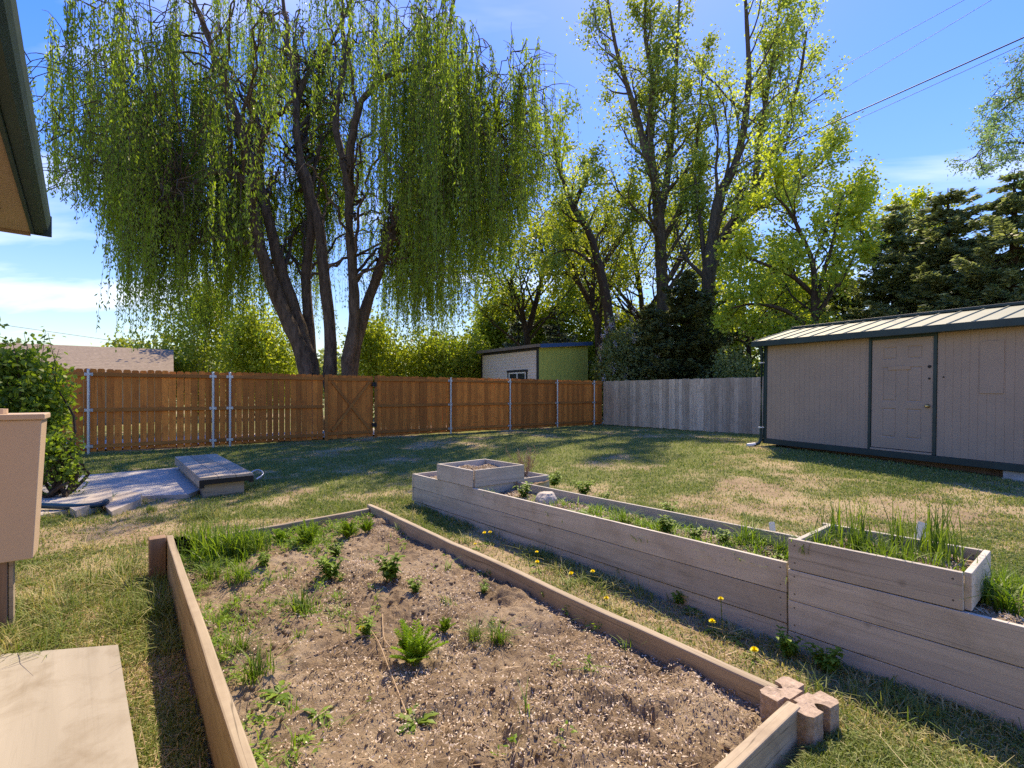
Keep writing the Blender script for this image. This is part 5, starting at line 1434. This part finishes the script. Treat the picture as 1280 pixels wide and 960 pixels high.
FN = [fern_mesh(s, n_, .2) for s, n_ in ((1, 26), (2, 32))]; GC = [grass_clump_mesh(5, 240, .2, .065, .0075, .55), grass_clump_mesh(6, 60, .2, .03, .007, .9), grass_clump_mesh(7, 45, .2, .05, .006, .25)]
RO = [rosette_mesh(s, 15, .13, .036, .6, True) for s in (70, 71)]; LE = [leafy_mesh(s, 14, .12, .04, .018) for s in (80, 81)]
KM = {'fern': (FN, 'fern', 'feathery_weed'), 'grass': (GC[:1], 'tallgrass', 'grass_clump'), 'tuft': (GC[1:2], 'tallgrass', 'grass_tuft'), 'onion': (GC[2:], 'tallgrass', 'onion_clump'), 'rosette': (RO, 'weed', 'broadleaf_weed'), 'leafy': (LE, 'weed', 'leafy_weed')}
L_ = (f_long, .34); Nn_ = (f_near, .52); St = (f_step, .39); Fa = (f_far, .37)
plants = [   # kind, px, py of the foot, where, scale, label, group
    ('fern', 518, 832, 'soil', 1.35, 'tall feathery carrot top standing alone mid soil'), ('fern', 556, 792, 'soil', .55, 'short feathery weed right behind the lone carrot top'),
    ('fern', 385, 682, 'soil', 1.35, 'big feathery weed clump at the back timber, left of the corner'), ('fern', 435, 673, 'soil', 1.1, 'feathery weed tucked into the back right corner of the low bed'),
    ('fern', 458, 668, 'soil', .9, 'feathery weed touching the corner where back and side timbers meet'), ('fern', 350, 680, 'soil', .9, 'thin feathery weed between the grass clump and larger feathery clump'),
    ('grass', 280, 697, 'soil', 1.7, 'large arching grass clump in the back of the low bed'), ('grass', 248, 690, 'soil', 1.3, 'grass clump beside the black pot and stake'), ('grass', 310, 690, 'soil', 1.25, 'grass clump right of the largest arching clump'),
    ('leafy', 488, 725, 'soil', 1.3, 'leafy green weed near the side timber toward the back'), ('leafy', 413, 722, 'soil', 1.15, 'bushy leafy weed in the middle back soil'), ('leafy', 420, 695, 'soil', .8, 'small leafy weed just in front of the feathery clumps'),
    ('tuft', 375, 768, 'soil', .85, 'pale flopping grass tuft in front of the dug clod'), ('tuft', 300, 730, 'soil', .9, 'grass tuft by the left timber, behind dark dug earth'), ('tuft', 262, 725, 'soil', .8, 'grass tuft pressed against the tall left timber'),
    ('tuft', 622, 806, 'soil', .62, 'low grass tuft on bare soil right of the lone carrot top'), ('tuft', 595, 800, 'soil', .5, 'tiny flat grass tuft between carrot top and another tuft'), ('tuft', 320, 850, 'soil', .75, 'grass weed with wide leaves along the left timber, nearer one'),
    ('tuft', 300, 815, 'soil', .6, 'grass weed along the left timber, behind a wider leafed one'), ('rosette', 350, 868, 'soil', .75, 'broad leaf weed lying flat near the left timber'), ('rosette', 398, 893, 'soil', .55, 'grey green weed flat on the soil at the lower edge'),
    ('rosette', 520, 905, 'soil', .85, 'broad leaf weed at the bottom edge of the soil'), ('leafy', 458, 795, 'soil', .6, 'small weed beside the single dandelion in soil'), ('leafy', 605, 742, 'soil', .5, 'tiny seedling weed alone in the middle of bare soil'),
    ('leafy', 680, 752, 'soil', .5, 'tiny weed close to the side timber'), ('tuft', 825, 805, 'soil', .55, 'grass sprig growing through the near side timber'), ('tuft', 740, 782, 'soil', .45, 'pale grass sprig at the inner foot of side timber'),
    ('leafy', 330, 712, 'soil', .8, 'weed in front of the largest grass clump'), ('leafy', 520, 742, 'soil', .6, 'low weed behind a small dug hole'),
    ('grass', 188, 640, 'lawn', .45, 'grass clump between the flat concrete piece and hatch'), ('tuft', 140, 626, 'lawn', .5, 'grass tuft growing by the slab crack'), ('rosette', 865, 765, 'lawn', .55, 'dark leafy weed in the strip before the raised bed'),
    ('rosette', 920, 800, 'lawn', .6, 'broad leafed weed by the foot of the raised bed joint'), ('leafy', 850, 755, 'lawn', .7, 'bushy weed close under the raised bed boards'), ('leafy', 780, 725, 'lawn', .6, 'small dark weed under the raised bed, left of the bushy one'),
    ('leafy', 1035, 840, 'lawn', .9, 'leafy weed in the grass strip beyond the tan block'), ('leafy', 985, 820, 'lawn', .8, 'leafy weed in grass between block and raised bed'),
    # raised bed, long part
    ('rosette', 725, 645, L_, .95, 'large leaf seedling right of the pale rock'), ('rosette', 745, 652, L_, .85, 'broad leaf plant at the front board past the rock'), ('leafy', 622, 610, L_, .75, 'dark weed at the far end by the upper box'),
    ('leafy', 655, 622, L_, .8, 'weed just left of the pale rock'), ('leafy', 693, 608, L_, .8, 'green weed by the back board behind the rock'), ('leafy', 728, 622, L_, .9, 'weed tuft against the back board'), ('leafy', 755, 632, L_, .6, 'small weed in mid bed'),
    ('tuft', 780, 655, L_, .5, 'grassy clump near the white stone in bed'), ('leafy', 833, 668, L_, .7, 'bushy weed along the front board half way'), ('leafy', 838, 648, L_, .6, 'pale weed against the back board half way'), ('tuft', 935, 680, L_, .65, 'grass tuft left of the first white marker'),
    ('leafy', 905, 682, L_, .5, 'small round weed before the grass tuft'), ('rosette', 968, 695, L_, .6, 'lettuce green weed in front of the first marker'), ('tuft', 978, 692, L_, .5, 'grass blades where the long bed meets the box'), ('leafy', 870, 676, L_, .5, 'low weed by the front board, near half'),
    # lower step on the right
    ('grass', 1232, 748, St, .75, 'grass clump beside the right end of the upper box'), ('grass', 1262, 740, St, .65, 'grass clump at the right edge on the lower step'), ('tuft', 1255, 765, St, 1.0, 'dry grass tuft on the lower step'),
]
for i, (k, px, py, where, sc, lab) in enumerate(plants):
    p = ground_at(px, py, where); ms, mat, nm = KM[k]; me = ms[i % len(ms)]
    sc *= 1.35 if where is L_ else 1.; sc *= {'fern': .8, 'grass': 1.0, 'rosette': 1.05}.get(k, 1.2)
    o = obj(nm, me, M[mat] if not len(me.materials) else None, None, Matrix.Translation(p) @ Matrix.Rotation(i * 2.4, 4, 'Z') @ Matrix.Diagonal((sc, sc, sc, 1)))
    tag(o, lab, 'plant', {'fern': 'feathery weeds', 'grass': 'grass clumps', 'tuft': 'grass tufts', 'onion': 'onion clumps', 'rosette': 'broad leaf weeds', 'leafy': 'leafy weeds'}[k])
# the onion-like stand in the near box
rg = np.random.default_rng(55); pos = []
for i in range(32):
    s = Sf - .05 - rg.random() * .6; w = .05 + rg.random() * .41; pos.append((s, w, rg))
vv, ff, tt = [], [], []; nn = 0
for (s, w, _) in pos:
    p = W(s, Wf + w); z = float(f_near(np.array(p.x), np.array(p.y)))
    tall = .7 + 1.5 * (w > .22) * rg.random() ** 1.3; v, f, t = blades(rg, 20, .15 * tall + .02, .04, .0065, .75 if tall < 1.1 else .22)
    vv.append(v + np.array([p.x, p.y, z])); ff.append(f + nn); tt.append(t); nn += len(v)
tag(obj('onion_grass', np_mesh('onion_grass', np.concatenate(vv), np.concatenate(ff), np.concatenate(tt)), M['tallgrass']), 'green onion grass filling the near upper box', 'grass', None, 'stuff')
# dry twiggy plant at the far box
p = ground_at(657, 594, Fa); rg = np.random.default_rng(9); mb = MB()
for i in range(34):
    a = rg.uniform(0, 6.28); b = branch((rg.normal() * .02, rg.normal() * .02, 0), (math.cos(a) * .35, math.sin(a) * .35, 1), rg.uniform(.18, .42), rg, 6, .12, .05); mb.tube(b, np.linspace(.004, .0015, 6), 4, rg.random(), False)
    for k in range(4):
        q_, d_ = along(b, rg.uniform(.4, 1)); mb.tube(branch(q_, side_dir(d_, .7, rg), rg.uniform(.04, .1), rg, 4, .15, .05), [.002, .0018, .0015, .001], 3, rg.random(), False)
tag(obj('dry_plant', mb.mesh('dry_plant'), M['dryplant'], None, Matrix.Translation(p)), 'dry tan twiggy plant behind the far upper box', 'plant')

# ------------------------------------------------------------------ lawn, straw, soil litter
def blade_field(name, P, z, h, wid, tone, rg, lean=.5):
    n_ = len(P); a = rg.uniform(0, 6.28, n_); b = rg.uniform(0, 6.28, n_); ln = np.abs(rg.normal(size=n_)) * lean
    s = np.stack([np.cos(a), np.sin(a), np.zeros(n_)], -1) * (wid * .5)[:, None]; o = np.stack([np.cos(b), np.sin(b), np.zeros(n_)], -1)
    base = np.stack([P[:, 0], P[:, 1], z - .004], -1); mid = base + o * (ln * h * .35)[:, None] + np.array([0, 0, 1]) * (h * .62)[:, None]; tip = base + o * (ln * h * 1.1)[:, None] + np.array([0, 0, 1]) * (h * np.clip(1 - .35 * ln, .25, 1))[:, None]
    v = np.stack([base - s, base + s, mid + s * .75, mid - s * .75, tip], 1).reshape(-1, 3); i = np.arange(n_) * 5
    q = np.stack([i, i + 1, i + 2, i + 3], -1); t = np.stack([i + 3, i + 2, i + 4], -1)
    return np_mesh(name, v, [q, t], np.concatenate([tone, tone]))


def lawn_ok(x, y):
    a, b = inbed(x, y, -.005); ok = ~(a | b)
    f1 = (x - FA.x) * (-FD.y) + (y - FA.y) * FD.x; ok &= f1 < -.02
    gn = (x - C0.x) * (-GD.y) + (y - C0.y) * GD.x; ok &= gn < -.02
    sx_ = (x - S0.x) * SX.x + (y - S0.y) * SX.y; sy_ = (x - S0.x) * -SX.y + (y - S0.y) * SX.x
    ok &= ~((sx_ > -.0) & (sx_ < LS) & (sy_ > .05))
    hv = (x - HC.x) * HL.x + (y - HC.y) * HL.y; hu = (x - HC.x) * HD.x + (y - HC.y) * HD.y; ok &= ~((hv > .45) & (hu > .4))
    return ok
def poly_in(x, y, poly):
    c = np.zeros(len(x), bool); j = len(poly) - 1
    for i in range(len(poly)):
        xi, yi = poly[i][:2]; xj, yj = poly[j][:2]
        c ^= ((yi > y) != (yj > y)) & (x < (xj - xi) * (y - yi) / (yj - yi + 1e-12) + xi); j = i
    return c
slab_poly = [at(x, y, 0) for x, y in ((48, 607), (85, 600), (228, 587.5), (262, 612), (235, 623), (165, 626), (136, 636), (40, 640), (-40, 640), (-20, 612))]
ply_poly = [pm @ Vector((a, b, 0)) for a, b in poly]
rg = np.random.default_rng(61)
Ncand = 1500000
yy = 1.2 / (1 - rg.random(Ncand) * (1 - 1.2 / 22.)) ; xx = (rg.random(Ncand) * 2 - 1) * (1.22 * yy + .6)
d = green_density(xx, yy); ok = lawn_ok(xx, yy) & ~poly_in(xx, yy, slab_poly) & ~poly_in(xx, yy, ply_poly)
clump = fbm(xx * 9, yy * 9, 71, 2)
keep = ok & (rg.random(Ncand) < np.clip(.16 + .85 * d * (.35 + 1.2 * (clump > .47)), .03, .9) * .95)
xx, yy, d = xx[keep], yy[keep], d[keep]; n_ = len(xx); r_ = np.hypot(xx, yy)
wild = 1.1 * bump(xx, yy, -2.6, 3.0, .9, .9) + .8 * bump(xx, yy, 1.5, 1.9, .6, .5) + bump(xx, yy, .4, 3.6, .7, .7) * .4
h = (.016 + .02 * rg.random(n_) + .016 * d + .05 * wild * rg.random(n_) ** 2) * (1 + .02 * r_); wid = (.0034 + .0008 * r_) * rg.uniform(.7, 1.3, n_)
tone = np.where(rg.random(n_) < np.clip(.46 - d * .62, .04, .9), rg.uniform(.6, 1, n_), rg.uniform(0, .38, n_))
tag(obj('lawn_grass', blade_field('lawn_grass', np.stack([xx, yy], -1), zg(xx, yy), h, wid, tone, rg, 1.1), M['grass']), 'patchy lawn grass, green and straw coloured, over the whole yard', 'grass', None, 'stuff')
print('blades', n_)
# straw litter, left foreground and strips
def litter(n_, x0, x1, y0, y1, cond, zf, Lr, wr, rg, tones, flat=.15):
    x = rg.uniform(x0, x1, n_); y = rg.uniform(y0, y1, n_); k = cond(x, y); x, y = x[k], y[k]; n_ = len(x)
    c = np.stack([x, y, zf(x, y) + .006 + rg.random(n_) * .012], -1); dd = rg.normal(size=(n_, 3)); dd[:, 2] *= flat
    nr = rg.normal(size=(n_, 3)) * .4 + np.array([0, 0, 1]); v, q = leaf_quads(c, dd, nr, rg.uniform(*Lr, n_), rg.uniform(*wr, n_)); return v, q, rg.uniform(*tones, n_)
rg = np.random.default_rng(62)
v, q, t = litter(34000, -4.5, 3.2, 1.4, 5.2, lambda x, y: lawn_ok(x, y) & ~poly_in(x, y, ply_poly) & (rg.random(len(x)) < .25 + .9 * bump(x, y, -1.9, 2.6, .8, 1.) + .8 * (abs(x * V.x + y * V.y - .16) < .12) + .5 * bump(x, y, .9, 2.9, .7, .9)), zg, (.03, .16), (.002, .0055), rg, (0, 1), .25)
tag(obj('straw_litter', np_mesh('straw_litter', v, q, t), M['dryplant']), 'dry straw litter lying in the grass around the beds', 'straw', None, 'stuff')
S_in = lambda x, y: (lambda s, w: (s > .85) & (s < 5.1) & (w > BW0 + .03) & (w < BW1 - .04))(x * U.x + y * U.y, x * V.x + y * V.y)
v, q, t = litter(150000, -3.3, 1.8, 1.2, 5.4, lambda x, y: S_in(x, y) & (rg.random(len(x)) < np.clip(.06 + 2.6 * (fbm(x * 2.6, y * 2.6, 91, 3) - .45) + .7 * bump(x, y, .5, 2.2, .9, .6), .02, 1)), soil_z, (.005, .022), (.003, .009), rg, (.0, 1), .7)
tag(obj('mulch_chips', np_mesh('mulch_chips', v, q, t), M['chips']), 'small pale mulch chips scattered over the dug soil', 'mulch', None, 'stuff')
v, q, t = litter(6000, -3.3, 1.8, 1.2, 5.4, S_in, soil_z, (.02, .13), (.0015, .004), rg, (.2, 1), .15)
tag(obj('straw_bits', np_mesh('straw_bits', v, q, t), M['dryplant']), 'dry straw bits on the dug soil', 'straw', None, 'stuff')
# clods of earth
bm = bmesh.new(); bmesh.ops.create_icosphere(bm, subdivisions=1, radius=1); ico = np.array([v.co[:] for v in bm.verts]); icf = np.array([[v.index for v in f.verts] for f in bm.faces]); bm.free()
x = rg.uniform(-3.3, 1.8, 16000); y = rg.uniform(1.0, 5.4, 16000); k = S_in(x, y) & (rg.random(16000) * 1.7 < np.clip(.1 + 2.4 * (fbm(x * 2.1, y * 2.1, 191, 3) - .42) + .5 * bump(x, y, -1.3, 2.8, .5, .7), .04, 1)); x, y = x[k], y[k]; z = soil_z(x, y)
n_ = len(x); r_ = np.minimum(rg.gamma(1.5, .0042, n_) + .0025, .02); sh = ico[None] * rg.uniform(.62, 1.3, (n_, len(ico), 1)) * r_[:, None, None] * rg.uniform(.7, 1.4, (n_, 1, 3)); sh[:, :, 2] *= .75
v = (np.stack([x, y, z + r_ * .15], -1)[:, None] + sh).reshape(-1, 3); f = (np.arange(n_)[:, None, None] * len(ico) + icf[None]).reshape(-1, 3)
tag(obj('soil_clods', np_mesh('soil_clods', v, f, np.repeat(rg.random(n_), len(icf)), True), M['soil']), 'crumbly clods of earth on the dug bed', 'soil', None, 'stuff')
print('clods', n_)
# litter inside the raised bed
V_, Q_, T_ = [], [], []; nn = 0
for fn, s0, s1, w0, w1, cnt in ((f_long, Sf, S_l1, .03, .58, 9000), (f_step, S_n0 + 1, Sf, .03, .6, 3000), (f_far, S_l1 + .1, S_f1, .03, 1.15, 2500), (f_top, u0 + .03, u1 - .03, .04, .65, 1600), (f_near, Sf - .66, Sf - .04, .04, .47, 1500)):
    s = rg.uniform(s0, s1, cnt); w = rg.uniform(w0, w1, cnt) + Wf; x = s * U.x + w * V.x; y = s * U.y + w * V.y
    c = np.stack([x, y, fn(x, y) + .004 + rg.random(cnt) * .008], -1); dd = rg.normal(size=(cnt, 3)); dd[:, 2] *= .3
    v, q = leaf_quads(c, dd, rg.normal(size=(cnt, 3)) * .4 + np.array([0, 0, 1]), rg.uniform(.008, .05, cnt), rg.uniform(.003, .012, cnt)); V_.append(v); Q_.append(q + nn); T_.append(rg.random(cnt)); nn += len(v)
tag(obj('straw_mulch', np_mesh('straw_mulch', np.concatenate(V_), np.concatenate(Q_), np.concatenate(T_)), M['chips']), 'dry straw and chip mulch on the soil of the raised bed', 'mulch', None, 'stuff')
# longer unmown grass along the beds and in the left foreground
rg = np.random.default_rng(66); V_, Q_, T_ = [], [], []; nn = 0
for i in range(5200):
    x = rg.uniform(-5, 3.2); y = rg.uniform(1.2, 6.2); s = x * U.x + y * U.y; w = x * V.x + y * V.y
    pr = 1.1 * bump(x, y, -2.7, 3.2, .9, .8) + .8 * ((w > 2.2) & (w < 2.78)) * (.25 + .75 * (w > 2.5)) + .5 * bump(x, y, 1.4, 1.9, .5, .5) + .25 * (abs(w - .2) < .06) + .5 * bump(x, y, -4.2, 5.3, 1.2, .4)
    pr *= float(np.clip((fbm(np.array(x * 2.3), np.array(y * 2.3), 301, 3) - .38) * 4, .05, 1))
    if rg.random() > pr: continue
    X_ = np.array([x]); Y_ = np.array([y])
    if not lawn_ok(X_, Y_)[0] or poly_in(X_, Y_, ply_poly)[0] or poly_in(X_, Y_, slab_poly)[0]: continue
    v, f, t = blades(rg, rg.integers(10, 34), rg.uniform(.05, .15) * (1.25 if x < -1.3 else .9), .04, .0058, rg.uniform(.6, 1.5), 3)
    if rg.random() < .24: t = t * .25 + .75
    else: t = t * .35
    V_.append(v + np.array([x, y, float(zg(x, y))])); Q_.append(f + nn); T_.append(t); nn += len(v)
tag(obj('long_grass', np_mesh('long_grass', np.concatenate(V_), np.concatenate(Q_), np.concatenate(T_)), M['grass']), 'longer unmown grass along the beds and at left', 'grass', None, 'stuff')
rg = np.random.default_rng(88); V_, Q_, T_ = [], [], []; nn = 0
for i in range(4200):
    s = rg.uniform(.95, 5.05); w = rg.uniform(BW0 + .04, BW1 - .06); x = s * U.x + w * V.x; y = s * U.y + w * V.y
    pr = 1.0 * math.exp(-((w - .36) / .16) ** 2) * (s > 1.7) + 1.3 * math.exp(-((s - 4.72) / .45) ** 2) + .25 * math.exp(-((w - .8) / .35) ** 2) * (s > 2.6) + .02 + .12 * (w > 2.02)
    pr *= float(np.clip((fbm(np.array(x * 3.1), np.array(y * 3.1), 401, 3) - .40) * 5, .0, 1))
    if rg.random() > pr: continue
    z = float(soil_z(np.array(x), np.array(y)))
    if rg.random() < .5:
        v, f, t = blades(rg, rg.integers(4, 14), rg.uniform(.03, .11), .018, .0055, rg.uniform(.5, 1.5), 3)
    else:
        m = rg.integers(5, 14); aa_ = rg.uniform(0, 6.28, m); hh = rg.uniform(.008, .05, m); rr_ = rg.uniform(.005, .035, m)
        c = np.stack([np.cos(aa_) * rr_, np.sin(aa_) * rr_, hh], -1); dd = np.stack([np.cos(aa_), np.sin(aa_), rg.normal(size=m) * .4], -1)
        v, f = leaf_quads(c, dd, rg.normal(size=(m, 3)) * .5 + np.array([0, 0, 1]), rg.uniform(.018, .04, m), rg.uniform(.007, .016, m)); t = rg.random(m)
    V_.append(v + np.array([x, y, z])); Q_.append(f + nn); T_.append(t); nn += len(v)
for i in range(420):
    s = rg.uniform(Sf, S_l1); w = Wf + rg.uniform(.04, .57); x = s * U.x + w * V.x; y = s * U.y + w * V.y
    if rg.random() > np.clip((fbm(np.array(x * 3.7), np.array(y * 3.7), 411, 3) - .42) * 6, 0, 1): continue
    v, f, t = blades(rg, rg.integers(5, 16), rg.uniform(.04, .12), .022, .007, rg.uniform(.5, 1.4), 3)
    V_.append(v + np.array([x, y, float(f_long(np.array(x), np.array(y)))])); Q_.append(f + nn); T_.append(t); nn += len(v)
tag(obj('weed_cover', np_mesh('weed_cover', np.concatenate(V_), np.concatenate(Q_), np.concatenate(T_)), M['weed']), 'low weeds and seedlings over the edges of the dug bed and in the raised bed', 'weeds', None, 'stuff')
# long pale straw stalks on the soil
for i, (pts, lab) in enumerate((([(447, 775), (470, 800), (490, 850), (508, 895)], 'long pale straw stalk bending toward the bottom of the soil'), ([(360, 838), (400, 820), (445, 800), (470, 797)], 'long pale straw stalk lying across the middle soil'), ([(478, 770), (480, 800), (490, 815)], 'short pale straw stalk crossing a longer one'))):
    P = []
    for px, py in pts:
        g_ = ground_at(px, py, 'soil'); P.append((g_.x, g_.y, g_.z + .012))
    mb = MB(); mb.tube(smooth_path(P, 16), .0028, 5, .9); tag(obj('straw_stalk', mb.mesh('straw_stalk'), M['dryplant']), lab, 'straw', 'straw stalks')
